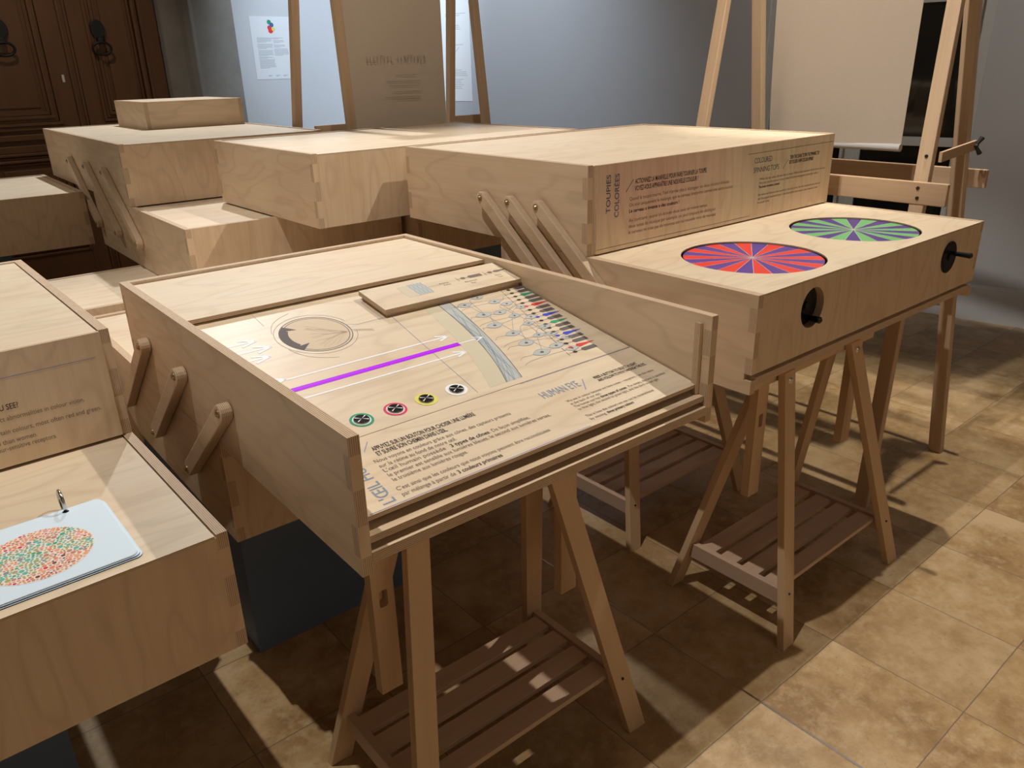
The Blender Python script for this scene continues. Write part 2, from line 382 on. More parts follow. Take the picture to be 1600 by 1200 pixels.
# ------------------------------------------------------------------ the room
def single(mb, name, mats, label=None, cat=None, group=None, kind=None, **k): return tag(mb.build(name, mats, None, **k), label, cat, group, kind)
b_ = MB(); b_.face([(-4, -3, 0), (9, -3, 0), (9, 9, 0), (-4, 9, 0)]); single(b_, 'floor', [M['floor']], kind='structure')
b_ = MB(); b_.box(1.6475, 1.6545, -1.5, 1.93, .0, .0012); single(b_, 'trim_1', [M['steel']], kind='structure')
YB = 7.9; A0 = Vector((5.814, 2.091, 0)); DW = Vector((-.18498655, .98274105, 0)); NW = Vector((-.98274105, -.18498655, 0))  # NW into the room
corner_s = (YB - A0.y) / DW.y; CX = A0.x + DW.x * corner_s
b_ = MB(); b_.box(3.17, CX + .12, YB, YB + .15, 0, 5.0); single(b_, 'wall_back', [M['wallc']], kind='structure')
b_ = MB(); b_.box(-4, 3.17, YB + .3, YB + .45, 3.3, 5.0); single(b_, 'wall_back_upper', [M['wallc']], kind='structure')
b_ = MB(); b_.box(-3.6, 7.2, -2.75, -2.6, 0, 5.0); single(b_, 'wall_front', [M['wallc']], kind='structure')  # unseen wall, put in to throw fill light back onto the box fronts
b_ = MB(); b_.box(-3.6, -3.45, -2.6, YB + .45, 0, 5.0); single(b_, 'wall_left', [M['wallc']], kind='structure')
# right wall with an opening for the tall window (s 0.12..1.62, z 0.12..3.0)
def onw(s_, z, d=0): return A0 + DW * s_ + Vector((0, 0, z)) + NW * d
WS0, WS1, WZ0, WZ1 = .10, 1.62, .10, 3.0
frW = (A0, DW, Vector((0, 0, 1)), NW * -1)
b_ = MB(); O4 = (onw(0, 0, 0), DW, (0, 0, 1), NW)
b_.prism([(-4.5, 0), (WS0, 0), (WS0, 5), (-4.5, 5)], -.12, O4, 0, 0); b_.prism([(WS1, 0), (corner_s, 0), (corner_s, 5), (WS1, 5)], -.12, O4, 0, 0)
b_.prism([(WS0, WZ1), (WS1, WZ1), (WS1, 5), (WS0, 5)], -.12, O4, 0, 0); b_.prism([(WS0, 0), (WS1, 0), (WS1, WZ0), (WS0, WZ0)], -.12, O4, 0, 0)
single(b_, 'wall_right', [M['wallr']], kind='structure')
b_ = MB()
for a, c_ in ((-4.5, .04), (1.68, corner_s - .02)):
    b_.prism([(a, 0), (c_, 0), (c_, .235), (a, .235)], .018, O4, 0, 0); b_.prism([(a, .235), (c_, .235), (c_, .25), (a, .25)], .010, O4, 0, 0)
single(b_, 'baseboard_right', [M['base']], kind='structure')
win = bpy.data.objects.new('window_1', None); C.objects.link(win); win.location = onw(.86, WZ0); tag(win, kind='structure')
WO = onw(.86, WZ0)
def wbox(mb, s0, s1, z0, z1, d0, d1, mi=0): mb.prism([(s0, z0), (s1, z0), (s1, z1), (s0, z1)], d1 - d0, (onw(0, 0, d0), DW, (0, 0, 1), NW), mi, mi)
b_ = MB(WO)
for s0, s1 in ((WS0, WS0 + .06), (WS1 - .06, WS1)): wbox(b_, s0, s1, WZ0, WZ1, -.08, .015)
wbox(b_, WS0, WS1, WZ1 - .06, WZ1, -.08, .015); wbox(b_, WS0, WS1, WZ0 - .02, WZ0 + .05, -.08, .015)
b_.build('window_frame', [M['frame']], win, bevel=.003)
for s0, s1 in ((WS0 + .06, .86), (.90, WS1 - .06)):
    b_ = MB(WO)
    wbox(b_, s0, s0 + .05, WZ0 + .05, WZ1 - .06, -.06, -.01); wbox(b_, s1 - .05, s1, WZ0 + .05, WZ1 - .06, -.06, -.01)
    for z0, z1 in ((WZ0 + .05, WZ0 + .2), (1.155, 1.215), (2.055, 2.10), (WZ1 - .13, WZ1 - .06)): wbox(b_, s0 + .05, s1 - .05, z0, z1, -.055, -.015)
    b_.build('window_sash', [M['frame']], win, bevel=.003)
    b_ = MB(WO); wbox(b_, s0 + .04, s1 - .04, WZ0 + .1, WZ1 - .1, -.045, -.035); b_.build('pane', [M['glass']], win)
b_ = MB(WO); wbox(b_, .855, .905, WZ0 + .05, WZ1 - .06, -.055, .012); b_.build('meeting_stile', [M['frame']], win, bevel=.004)

# stone jamb between the old door and the white wall
b_ = MB(); prof = [(2.52, YB + .25), (2.56, YB + .12), (2.70, YB + .04), (2.735, YB - .0), (2.78, YB - .03), (2.82, YB - .005), (3.05, YB - .01), (3.19, YB - .02), (3.19, YB + .3), (2.52, YB + .3)]
b_.prism(prof, 3.35, ((0, 0, 0), (1, 0, 0), (0, 1, 0), (0, 0, 1)), 0, 0); single(b_, 'trim_2', [M['stone']], kind='structure', bevel=.01)
# old double door
dr = bpy.data.objects.new('door_1', None); C.objects.link(dr); DO = Vector((1.7, YB + .18, 0)); dr.location = DO; tag(dr, kind='structure')
DY = YB + .18; DB = MB(DO)
def dbox(mb, x0, x1, z0, z1, d0, d1): mb.box(x0, x1, DY - d1, DY - d0, z0, z1, grain=2)
def leaf(x0, x1):
    mb = MB(DO); dbox(mb, x0, x1, 0, 3.3, -.06, 0)
    mb.build('door_leaf', [M['door']], dr)
    mb = MB(DO); st = .125
    dbox(mb, x0, x0 + st, 0, 3.3, 0, .03); dbox(mb, x1 - st, x1, 0, 3.3, 0, .03)
    for z0, z1 in ((0, .25), (1.14, 1.20), (1.24, 1.29), (1.32, 1.36), (3.1, 3.3)): dbox(mb, x0 + st, x1 - st, z0, z1, 0, .03)
    mb.build('door_frame', [M['door']], dr, bevel=.006)
    for z0, z1 in ((.25, 1.14), (1.36, 3.1)):
        mb = MB(DO)
        for k, (o_, dd) in enumerate(((.0, .045), (.03, .025), (.055, .04), (.085, .015))):
            a0, a1, c0, c1 = x0 + st + o_, x1 - st - o_, z0 + o_, z1 - o_; w_ = .025
            dbox(mb, a0, a0 + w_, c0, c1, 0, dd); dbox(mb, a1 - w_, a1, c0, c1, 0, dd); dbox(mb, a0 + w_, a1 - w_, c0, c0 + w_, 0, dd); dbox(mb, a0 + w_, a1 - w_, c1 - w_, c1, 0, dd)
        mb.build('panel_moulding', [M['door']], dr, bevel=.006)
        mb = MB(DO); dbox(mb, x0 + st + .14, x1 - st - .14, z0 + .14, z1 - .14, 0, .013); mb.build('raised_panel', [M['door']], dr, bevel=.01)
leaf(.78, 1.715); leaf(1.80, 2.53); leaf(-.4, .72)
mb = MB(DO); dbox(mb, 1.70, 1.82, 0, 3.3, -.05, .012); dbox(mb, 1.725, 1.745, 0, 3.3, 0, .03); dbox(mb, 1.775, 1.795, 0, 3.3, 0, .03); mb.build('meeting_strip', [M['door']], dr, bevel=.005)
mb = MB(DO); dbox(mb, 1.655, 1.675, 1.70, 1.76, .03, .036); mb.build('keyhole', [M['steel']], dr)
for kx in (2.015, 1.27):
    mb = MB(DO); yy = DY - .022
    n = 14; mb.prism([(kx + .06 * math.cos(t) * (1.0 + .1 * math.cos(3 * t)), 2.12 + .08 * math.sin(t)) for t in [2 * PI * k / n for k in range(n)]], .03, ((0, yy, 0), (1, 0, 0), (0, 0, 1), (0, -1, 0)), 0, 0)
    mb.cyl((kx, yy, 2.03), (kx, yy - .07, 2.03), .03, 14, .022)
    kb = mb.build('knocker_plate', [M['iron']], dr, bevel=.006)
    mb = MB(DO); mb.tube([(kx + .075 * math.cos(t), yy - .06 - .01 * math.sin(t), 1.965 + .05 * math.sin(t)) for t in [2 * PI * k / 28 for k in range(28)]], .011, 10, closed=True)
    mb.build('knocker_ring', [M['iron']], kb, smooth=True)

# ------------------------------------------------------------------ plywood boxes
KS = .92
T = .0245; H = .30161; ZL = [.5248, .8264, 1.1280, 1.4298]      # module levels
FIN = [0, .14, .37, .63, .87, 1.0]
def side_outline(y0, y1, z0, z1, t, ff=True, fb=True):
    """side panel outline in (y,z); notches at the even fingers, front and back"""
    h = z1 - z0; pts = []
    zs = [z0 + f * h for f in FIN]
    back = [(y1, zs[0])]
    for k in range(5):
        y = y1 - t if (k % 2 == 1 and fb) else y1
        if back[-1][0] != y: back.append((y, zs[k]))
        back.append((y, zs[k + 1]))
    front = [(y0, zs[5])]
    for k in range(4, -1, -1):
        y = y0 + t if (k % 2 == 1 and ff) else y0
        if front[-1][0] != y: front.append((y, zs[k + 1]))
        front.append((y, zs[k]))
    out = back + front; res = []
    for p_ in out:
        if not res or p_ != res[-1]: res.append(p_)
    return res
def end_outline(x0, x1, z0, z1, t, zbot=None):
    """front/back panel outline in (x,z): tongues reach the outer faces at the even fingers"""
    h = z1 - z0; zs = [z0 + f * h for f in FIN]; zb = z0 if zbot is None else zbot
    rt = []; 
    for k in range(5):
        a, c_ = max(zs[k], zb), zs[k + 1]
        if c_ <= zb: continue
        x = x1 if k % 2 == 1 else x1 - t
        rt += [(x, a), (x, c_)]
    lf = [(x0 + x1 - x, z) for x, z in reversed(rt)]
    res = []
    for p_ in rt + lf:
        if not res or p_ != res[-1]: res.append(p_)
    return res
def carcass(e, O, x0, x1, y0, y1, z0, z1, lid=True, front=True, zfront=None, lid_front=False, holes=None, fholes=None, recess=.006, lipz=0, floor_z=None, floor_front=False):
    P = [M['ply'], M['edge']]
    for xs in (x0, x1 - T):
        nm = 'side_panel'
        b_ = MB(O); b_.prism(side_outline(y0, y1, z0, z1, T), T, ((xs, 0, 0), (0, 1, 0), (0, 0, 1), (1, 0, 0)), 0, 1, swap=False); b_.build(nm, P, e)
    if front:
        top = z1 - (lipz if lid_front else 0)
        b_ = MB(O); out = end_outline(x0, x1, z0, z1, T, zfront)
        if lid_front: out = [(x, min(z, z1 - lipz)) for x, z in out]
        b_.prism(out, T, ((0, y0 + T, 0), (1, 0, 0), (0, 0, 1), (0, -1, 0)), 0, 1, swap=True, holes=fholes); b_.build('front_panel', P, e)
    b_ = MB(O); b_.prism(end_outline(x0, x1, z0, z1, T), T, ((0, y1, 0), (1, 0, 0), (0, 0, 1), (0, -1, 0)), 0, 1, swap=True); b_.build('back_panel', P, e)
    g = .003; LT_ = .0055 if lid_front else .012
    if lid:
        b_ = MB(O); ya = y0 + (0 if lid_front else T + g); zt = z1 - (0.0005 if lipz == .006 else .003 if lid_front else recess)
        b_.prism([(x0 + T + g, ya), (x1 - T - g, ya), (x1 - T - g, y1 - T - .008), (x0 + T + g, y1 - T - .008)], LT_, ((0, 0, zt - LT_), (1, 0, 0), (0, 1, 0), (0, 0, 1)), 0, 1, holes=holes)
        b_.build('lid', [M['plyp'], M['edge']], e)
    fz = (z0 + .02) if floor_z is None else floor_z
    b_ = MB(O); b_.box(x0 + T, x1 - T, y0 + (0 if floor_front else T), y1 - T, fz, fz + T, 0, 1); b_.build('bottom_panel', P, e)
def arm(g, x, ya, za, yb, zb, sgn, label, group, wd=.046, th=.03, first=[None]):
    """flat plywood link; x is the outer face of the box, sgn the way it stands off"""
    e = empty('link_arm', g, (x, ya, za), label, 'hinge arm', group)
    O = Vector((x, ya, za)); b_ = MB(O); dy, dz = yb - ya, zb - za; L = math.hypot(dy, dz); a0 = math.atan2(dz, dy); r_ = wd / 2
    out = [(ya + r_ * math.cos(a0 + PI / 2 + PI * k / 8) , za + r_ * math.sin(a0 + PI / 2 + PI * k / 8)) for k in range(9)] + [(yb + r_ * math.cos(a0 - PI / 2 + PI * k / 8), zb + r_ * math.sin(a0 - PI / 2 + PI * k / 8)) for k in range(9)]
    gap = .002
    if sgn < 0: b_.prism(out, th, ((x - th - gap, 0, 0), (0, 1, 0), (0, 0, 1), (1, 0, 0)), 0, 1)
    else: b_.prism(out, th, ((x + gap, 0, 0), (0, 1, 0), (0, 0, 1), (1, 0, 0)), 0, 1)
    b_.build('arm', [M['ply'], M['edge']], e, bevel=.003)
    for (yy, zz) in ((ya, za), (yb, zb)):
        b_ = MB(O); x1_ = x + sgn * (th + gap); b_.cyl((x1_, yy, zz), (x1_ + sgn * .003, yy, zz), .0115, 20); b_.cyl((x1_ + sgn * .003, yy, zz), (x1_ + sgn * .007, yy, zz), .008, 16, .005); b_.build('bolt', [M['brass']], e)
    return e

# --- R: spinning-top table
x0, x1 = 1.8659, 3.3951
e = empty('display_box', 'R', (x0, 1.179, ZL[1]), 'birch plywood table box with two striped spinning discs and two black cranks', 'display box'); O = Vector((x0, 1.179, ZL[1]))
DC = [(2.263, 1.47, M['discr'], M['discv']), (2.922, 1.466, M['discg'], M['discp'])]
CR = [(2.163, 1.032), (3.112, 1.030)]
carcass(e, O, x0, x1, 1.179, 2.32, ZL[1], ZL[2], zfront=ZL[1] + .062, lid_front=True, lipz=.006, holes=[circ(DC[0][0], DC[0][1], .236), circ(DC[1][0], DC[1][1], .236)],
        fholes=[circ(CR[0][0], CR[0][1], .064, 40)], floor_z=ZL[1] + .024, floor_front=True)
for i, (cx, cy, ma, mb_) in enumerate(DC):
    b_ = MB(O); n = 24
    for k in range(n):
        a0 = 2 * PI * k / n + .09
        pts = [(cx, cy, 1.1225)] + [(cx + .228 * math.cos(a0 + 2 * PI / n * j / 4), cy + .228 * math.sin(a0 + 2 * PI / n * j / 4), 1.1225) for j in range(5)]
        b_.face(pts, k % 2)
    for k in range(96):
        a, c_ = 2 * PI * k / 96 + .09, 2 * PI * (k + 1) / 96 + .09
        b_.face([(cx + .228 * math.cos(a), cy + .228 * math.sin(a), 1.1175), (cx + .228 * math.cos(c_), cy + .228 * math.sin(c_), 1.1175), (cx + .228 * math.cos(c_), cy + .228 * math.sin(c_), 1.1225), (cx + .228 * math.cos(a), cy + .228 * math.sin(a), 1.1225)], 2)
    sd = b_.build('spinning_disc', [ma, mb_, M['black']], e)
    if i == 0: sd['label'] = 'red and violet striped disc'
    else: sd['label'] = 'green and violet striped disc'
    b_ = MB(O)
    for k in range(24):
        a = 2 * PI * k / 24 + .09; q = Vector((cx, cy, 1.1229)); d = Vector((math.cos(a), math.sin(a), 0)); sde = Vector((-d.y, d.x, 0)) * .0006
        b_.face([q - sde, q + d * .226 - sde, q + d * .226 + sde, q + sde], 0)
    b_.build('sector_lines', [M['cream']], sd)
    b_ = MB(O); b_.cyl((cx, cy, 1.06), (cx, cy, 1.112), .236, 48); b_.build('disc_well', [M['black']], e)
for i, (cx, cz) in enumerate(CR):
    b_ = MB(O); yf = 1.179 + (.022 if i == 0 else -.004)
    b_.cyl((cx, yf + .012, cz), (cx, yf, cz), .060, 40); b_.cyl((cx, yf, cz), (cx, yf - .004, cz), .014, 20); cr = b_.build('crank_wheel', [M['black']], e)
    b_ = MB(O)
    px, pz = (cx + .022, cz - .042) if i == 0 else (cx + .040, cz + .008)
    kl = .040 if i == 0 else .060; b_.cyl((px, yf, pz), (px, yf - kl, pz), .0085, 18, .011); b_.cyl((px, yf - kl, pz), (px, yf - kl - .004, pz), .011, 18, .006); b_.build('crank_knob', [M['black']], cr)
    b_ = MB(O); b_.cyl((cx - .004, yf - .0035, cz), (cx - .004, yf - .0055, cz), .007, 16); b_.build('axle_cap', [M['iron']], cr)
    if i == 0: b_ = MB(O); b_.cyl((cx, 1.24, cz), (cx, 1.236, cz), .07, 32); b_.build('crank_well', [M['black']], e)

# --- R: upper box with text panel
yf2 = 1.8556
e = empty('display_box', 'R', (x0, yf2, ZL[2]), 'upper birch plywood box carrying the COLOURED SPINNING TOPS text panel', 'display box'); O = Vector((x0, yf2, ZL[2]))
z2 = ZL[2] + .0015
carcass(e, O, x0, 3.3865, yf2, 2.9545, z2, ZL[3], recess=.004, lid_front=True, lipz=.0085)
pt = MB(O); pt.box(x0 + .031, 3.3865, yf2 - .0125, yf2 - .0005, z2 + .004, ZL[3] - .001, 0, 1, grain=2); tp = pt.build('text_panel', [M['ply'], M['edge']], e)
fr = ((0, yf2 - .0125, 0), (1, 0, 0), (0, 0, 1), (0, -1, 0))
b_ = MB(O)
put_text(b_, 'TOUPIES', fr, 1.962, 1.266, .128, .021, 0, .008, rot=1); put_text(b_, 'COLORÉES', fr, 2.004, 1.248, .146, .021, 0, .008, rot=1); b_.build('title_lettering', [M['slate']], tp); b_ = MB(O)
put_text(b_, 'COLOURED', fr, 2.790, 1.354, .122, .021, 0, .0); put_text(b_, 'SPINNING TOPS', fr, 2.788, 1.317, .180, .021, 0, .0)
b_.build('title_lettering', [M['slate']], tp)
b_ = MB(O)
put_text(b_, 'ACTIONNEZ LA MANIVELLE POUR FAIRE TOURNER LA TOUPIE.', fr, 2.084, 1.351, .400, .0165, 0, .013); put_text(b_, 'VOYEZ-VOUS APPARAÎTRE UNE NOUVELLE COULEUR ?', fr, 2.084, 1.327, .350, .0165, 0, .013)
put_text(b_, 'TURN THE CRANK TO SPIN THE SPINNING TOP.', fr, 3.044, 1.350, .230, .0145, 0, .02); put_text(b_, 'DO YOU SEE A NEW COLOUR APPEAR?', fr, 3.042, 1.330, .185, .0145, 0, .02)
put_text(b_, 'Le cerveau « invente » des couleurs !', fr, 2.058, 1.254, .272, .0125, 0, .018); put_text(b_, 'The brain «invents» colours!', fr, 2.835, 1.252, .150, .0100, 0, .02)
b_.build('bold_lettering', [M['printb']], tp)
b_ = MB(O)
for s_, z_, w_ in (("Quand la toupie tourne, l'œil n'arrive plus à distinguer les deux couleurs initiales.", 1.296, .575), ('On voit uniquement le mélange, que le cerveau interprète comme une autre couleur', 1.275, .60),
                   ('Au contraire, quand on écoute deux sons en même temps,', 1.222, .445), ('deux notes de musique par exemple, on peut toujours les distinguer,', 1.201, .50), ('le cerveau ne crée pas de nouveau son ou nouvelle note de musique', 1.180, .50)):
    put_text(b_, s_, fr, 2.058, z_, w_, .0125, 0)
for s_, z_, w_ in (('When the top spins, the eye can no longer differentiate between the first two colours.', 1.284, .50), ('We only see the colours mixed, which the brain interprets as another colour.', 1.268, .45),
                   ('But when we listen to two sounds at the same time, like two musical notes, we can', 1.221, .47), ('still distinguish between them – the brain does not create a new sound or new', 1.205, .455), ('musical note.', 1.190, .085)):
    put_text(b_, s_, fr, 2.836, z_, w_, .0098, 0)
b_.build('body_lettering', [M['printl']], tp)
b_ = MB(O); ribbon(b_, [(2.039, 1.328), (2.075, 1.367)], .0025, fr); ribbon(b_, [(2.998, 1.314), (3.032, 1.350)], .002, fr)
ribbon(b_, [(1.90, 1.148), (2.787, 1.147), (2.787, 1.158)], .0016, fr); ribbon(b_, [(2.742, 1.393), (3.384, 1.396)], .0016, fr); b_.build('rule_lines', [M['print']], tp)
for k, (ya, lab) in enumerate(((2.399, 'rearmost of the three link arms on the left side of the spinning tops boxes'), (2.238, 'middle link arm on the left side of the spinning tops boxes'), (2.080, 'front link arm beside the COLOURED SPINNING TOPS boxes, nearest the text panel'))):
    arm('R', x0, ya, 1.275, ya - .39, .966, -1, lab, 'link arms on the spinning tops boxes')

# --- E: human eye box
x0, x1, y0, y1 = .55456, 1.63108, 1.16669, 2.68149
e = empty('display_box', 'E', (x0, y0, ZL[1]), 'open-fronted plywood box with the HUMAN EYE panel and four round buttons', 'display box'); O = Vector((x0, y0, ZL[1])); EB = e
z1_, z2_ = ZL[1] + .001, ZL[2]
P = [M['ply'], M['edge']]
for xs in (x0, x1 - T):
    b_ = MB(O); b_.prism(side_outline(y0, y1, z1_, z2_, T), T, ((xs, 0, 0), (0, 1, 0), (0, 0, 1), (1, 0, 0)), 0, 1); b_.build('side_panel', P, e)
    h = z2_ - z1_
    for a, c_ in ((.14, .37), (.63, .87)): b_ = MB(O); b_.box(xs, xs + T, y0, y0 + T, z1_ + a * h, z1_ + c_ * h, 0, 1, thick=1, grain=2); b_.build('finger_joint', P, e)
b_ = MB(O); b_.prism(end_outline(x0, x1, z1_, z2_, T), T, ((0, y1, 0), (1, 0, 0), (0, 0, 1), (0, -1, 0)), 0, 1, swap=True); b_.build('back_panel', P, e)
b_ = MB(O); b_.box(x0 + T + .003, x1 - T - .003, 2.135, y1 - T - .006, 1.106, 1.118, 0, 1, grain=0); b_.build('lid', [M['plyp'], M['edge']], e)
b_ = MB(O); b_.box(x0 + T, x1 - T, y0 - .001, y1 - T, .850, .8745, 0, 1, grain=0); b_.build('bottom_panel', P, e)
b_ = MB(O); b_.box(x0 + T + .002, x1 - T - .002, y0 + .010, y0 + .30, .888, .904, 0, 1, grain=0); b_.build('shelf', P, e)
b_ = MB(O); b_.box(x1 - T - .012, x1 - T, y0 + .028, y0 + .045, .905, 1.105, 0, 1, grain=2, thick=1); b_.build('corner_batten', P, e)
# tilted printed panels; local frame: u = x, v up the slope
SL = (1.085 - .93) / (2.06 - 1.182); K = math.sqrt(1 + SL * SL)
PA, PBv, PW = Vector((1, 0, 0)), Vector((0, 1 / K, SL / K)), Vector((0, -SL / K, 1 / K))
PO = Vector((0, 1.182, .930))
def pv(y): return (y - 1.182) * K
def q(x, y): return (x, pv(y))
frE = (PO, PA, PBv, PW)
def tboard(name, xa, xb, ya, yb, t, up=0.0, mats=None, parent=None):
    b_ = MB(O); b_.prism([q(xa, ya), q(xb, ya), q(xb, yb), q(xa, yb)], t, (PO + PW * (up - t), PA, PBv, PW), 0, 1, swap=False); return b_.build(name, mats or [M['plyp'], M['edge']], parent or e)
lower = tboard('text_panel', .586, 1.601, 1.199, 1.4425, .012)
upper = tboard('diagram_panel', .582, 1.600, 1.4445, 2.150, .012)
leg = tboard('legend_panel', 1.085, 1.601, 1.935, 2.088, .014, .026)
tboard('legend_spacer', 1.092, 1.598, 1.941, 2.08, .0115, .012)
def E_T(mb, s_, x, y, w_, cap, mi=0, bold=0., rot=0): put_text(mb, s_, frE, x, pv(y), w_, cap, mi, bold, rot)
b_ = MB(O)
E_T(b_, 'HUMAN EYE', 1.192, 1.352, .128, .030); b_.build('title_lettering', [M['blueink']], lower); b_ = MB(O); E_T(b_, "L'ŒIL HUMAIN", .668, 1.212, .215, .030, 0, .006, rot=1); b_.build('title_lettering', [M['blueink']], lower)
b_ = MB(O)
E_T(b_, 'APPUYEZ SUR UN BOUTON POUR CHOISIR UNE LUMIÈRE', .716, 1.381, .280, .0150, 0, .013); E_T(b_, "ET SUIVRE SON CHEMIN DANS L'ŒIL.", .716, 1.361, .185, .0150, 0, .013)
E_T(b_, '3 types de cônes', .870, 1.303, .108, .0125, 0, .013); E_T(b_, '3 couleurs primaires', .827, 1.216, .120, .0125, 0, .013)
E_T(b_, 'PRESS A BUTTON TO SELECT A LIGHT', 1.377, 1.359, .165, .0115, 0, .018); E_T(b_, 'AND FOLLOW ITS PATH THROUGH THE EYE.', 1.377, 1.343, .185, .0115, 0, .018)
E_T(b_, 'three types of cones', 1.322, 1.281, .095, .0098, 0, .02); E_T(b_, 'three primary colours', 1.283, 1.219, .095, .0098, 0, .02); b_.build('bold_lettering', [M['printb']], lower)
b_ = MB(O)
for s_, y_, w_, xx in (('Nous voyons en couleurs grâce aux cônes, des capteurs présents', 1.340, .375, .697), ("sur la rétine au fond de notre œil.", 1.321, .20, .697), ("L'œil humain possède", 1.303, .158, .697), ('. De façon simplifiée,', 1.303, .120, .980),
                       ('le premier est sensible aux lumières bleues, le second aux lumières vertes,', 1.285, .455, .697), ('le troisième aux lumières rouges.', 1.267, .192, .697),
                       ("C'est ainsi que les couleurs que nous voyons peuvent être reconstituées", 1.236, .42, .687), ('par mélange à partir de', 1.216, .133, .687)):
    E_T(b_, s_, xx, y_, w_, .0125)
for s_, y_, w_, xx in (('We see in colour because we have cones – receptors – on the retina', 1.309, .325, 1.230), ('at the back of our eye.', 1.295, .105, 1.230), ('The human eye has', 1.281, .088, 1.230), ('. Put simply, the first is sensitive', 1.281, .15, 1.420),
                       ('to blue light, the second to green light, and the third to red light.', 1.267, .30, 1.230), ('This is how the colours we see can be reconstituted', 1.234, .245, 1.225), ('by mixing', 1.219, .052, 1.225)):
    E_T(b_, s_, xx, y_, w_, .0098)
b_.build('body_lettering', [M['printl']], lower)
b_ = MB(O)
ribbon(b_, [q(.60, 1.202), q(1.205, 1.202)], .0018, frE); ribbon(b_, [q(.697, 1.388), q(.722, 1.418)], .002, frE); ribbon(b_, [q(1.316, 1.332), q(1.345, 1.376)], .003, frE)
ribbon(b_, [q(1.184, 1.4405), q(1.600, 1.4405)], .0018, frE); b_.build('rule_lines', [M['bluel']], lower)
# diagram: eye
b_ = MB(O); ecx, ecy = .868, 1.942
def el(rx, ry, a0=0, a1=2 * PI, n=56, cx=ecx, cy=ecy): return [q(cx + rx * math.cos(a0 + (a1 - a0) * k / n), cy + ry * math.sin(a0 + (a1 - a0) * k / n)) for k in range(n + (0 if a1 - a0 > 6.2 else 1))]
shape(b_, el(.094, .100), frE, 4, .0003)
ribbon(b_, el(.098, .104), .0025, frE, 0, closed=True); ribbon(b_, el(.090, .096), .002, frE, 0, closed=True)
ribbon(b_, el(.112, .118, .3, 2 * PI - .3), .0010, frE, 1); shape(b_, el(.098, .104, 2.45, 3.75) + el(.074, .080, 2.55, 3.65)[::-1], frE, 2, .0006)
for a in (2.3, 3.9):
    c0, s0 = math.cos(a), math.sin(a); shape(b_, [q(ecx + .097 * c0, ecy + .103 * s0), q(ecx + .097 * math.cos(a + (.28 if a < 3 else -.28)), ecy + .103 * math.sin(a + (.28 if a < 3 else -.28))), q(ecx + .055 * c0, ecy + .060 * s0)], frE, 2, .0007)
for dx in (-.004, .004): ribbon(b_, bez(q(ecx + .097, ecy - .03 + dx), q(ecx + .115, ecy - .035 + dx), q(ecx + .13, ecy - .045 + dx), q(ecx + .15, ecy - .055 + dx), 6), .0012, frE, 0)
rnd = random.Random(3)
for k in range(14):
    a = rnd.uniform(-.9, .9); x_, y_ = ecx + .08, ecy - .03; pts = []
    for j in range(9):
        pts.append(q(x_, y_)); x_ -= .013 * math.cos(a * .6); y_ += .013 * math.sin(a) + rnd.uniform(-.005, .005); a += rnd.uniform(-.25, .25)
        if (x_ - ecx) ** 2 + (y_ - ecy) ** 2 > .085 ** 2: break
    if len(pts) > 2: ribbon(b_, pts, .0010, frE, 3)
for s_ in (1, -1): ribbon(b_, bez(q(ecx - .105, ecy + s_ * .05), q(ecx - .09, ecy + s_ * .11), q(ecx - .06, ecy + s_ * .13), q(ecx - .01, ecy + s_ * .15), 8), .001, frE, 1)
b_.build('eye_drawing', [M['greyink'], M['printl'], M['print'], flat('printed_vein_brown', (.50, .36, .25), .6), flat('printed_eyeball_tan', (.66, .53, .37), .6)], upper)
# diagram: rules
b_ = MB(O)
ribbon(b_, [q(ecx + .10, ecy + .01), q(.997, 1.938), q(1.60, 1.955)], .0012, frE); ribbon(b_, [q(1.108, 1.94), q(1.064, 1.462)], .0014, frE); ribbon(b_, [q(.765, 2.13), q(.765, 2.05)], .0008, frE); b_.build('guide_lines', [M['bluel']], upper)
# diagram: retina
b_ = MB(O)
cv = bez(q(1.275, 1.950), q(1.262, 1.80), q(1.235, 1.62), q(1.160, 1.466), 16); cw = bez(q(1.318, 1.950), q(1.300, 1.80), q(1.275, 1.64), q(1.212, 1.466), 16)
cp = bez(q(1.225, 1.952), q(1.205, 1.80), q(1.175, 1.62), q(1.105, 1.466), 16)
for i in range(16): shape(b_, [cp[i], cp[i + 1], cv[i + 1], cv[i]], frE, 1, .0003); shape(b_, [cv[i], cv[i + 1], cw[i + 1], cw[i]], frE, 2, .0003)
ribbon(b_, cv, .0022, frE, 0); ribbon(b_, cw, .0022, frE, 0)
for k in range(9):
    f0 = .15 + .7 * rnd.random(); pts = []
    for i in range(2 + k // 2, 17): f = min(.93, max(.07, f0 + .30 * math.sin(i * .55 + k * 1.3))); pts.append((cv[i][0] * (1 - f) + cw[i][0] * f, cv[i][1] * (1 - f) + cw[i][1] * f))
    ribbon(b_, pts, .0011, frE, 3, .0006)
cells = [(1.345, 1.898, 1.2), (1.415, 1.925, 1), (1.445, 1.875, 1.1), (1.470, 1.845, 1), (1.355, 1.815, 1.3), (1.410, 1.805, 1.1), (1.435, 1.765, 1), (1.495, 1.805, .9), (1.340, 1.742, 1.3), (1.440, 1.705, 1), (1.355, 1.675, 1.2), (1.475, 1.735, 1), (1.350, 1.610, 1.3), (1.470, 1.665, 1), (1.415, 1.630, 1.0), (1.455, 1.620, .95), (1.352, 1.545, 1.4), (1.415, 1.555, 1.2), (1.445, 1.520, 1.0), (1.478, 1.580, .9)]
cells = [(x * 1.0, y, s_) for x, y, s_ in cells]
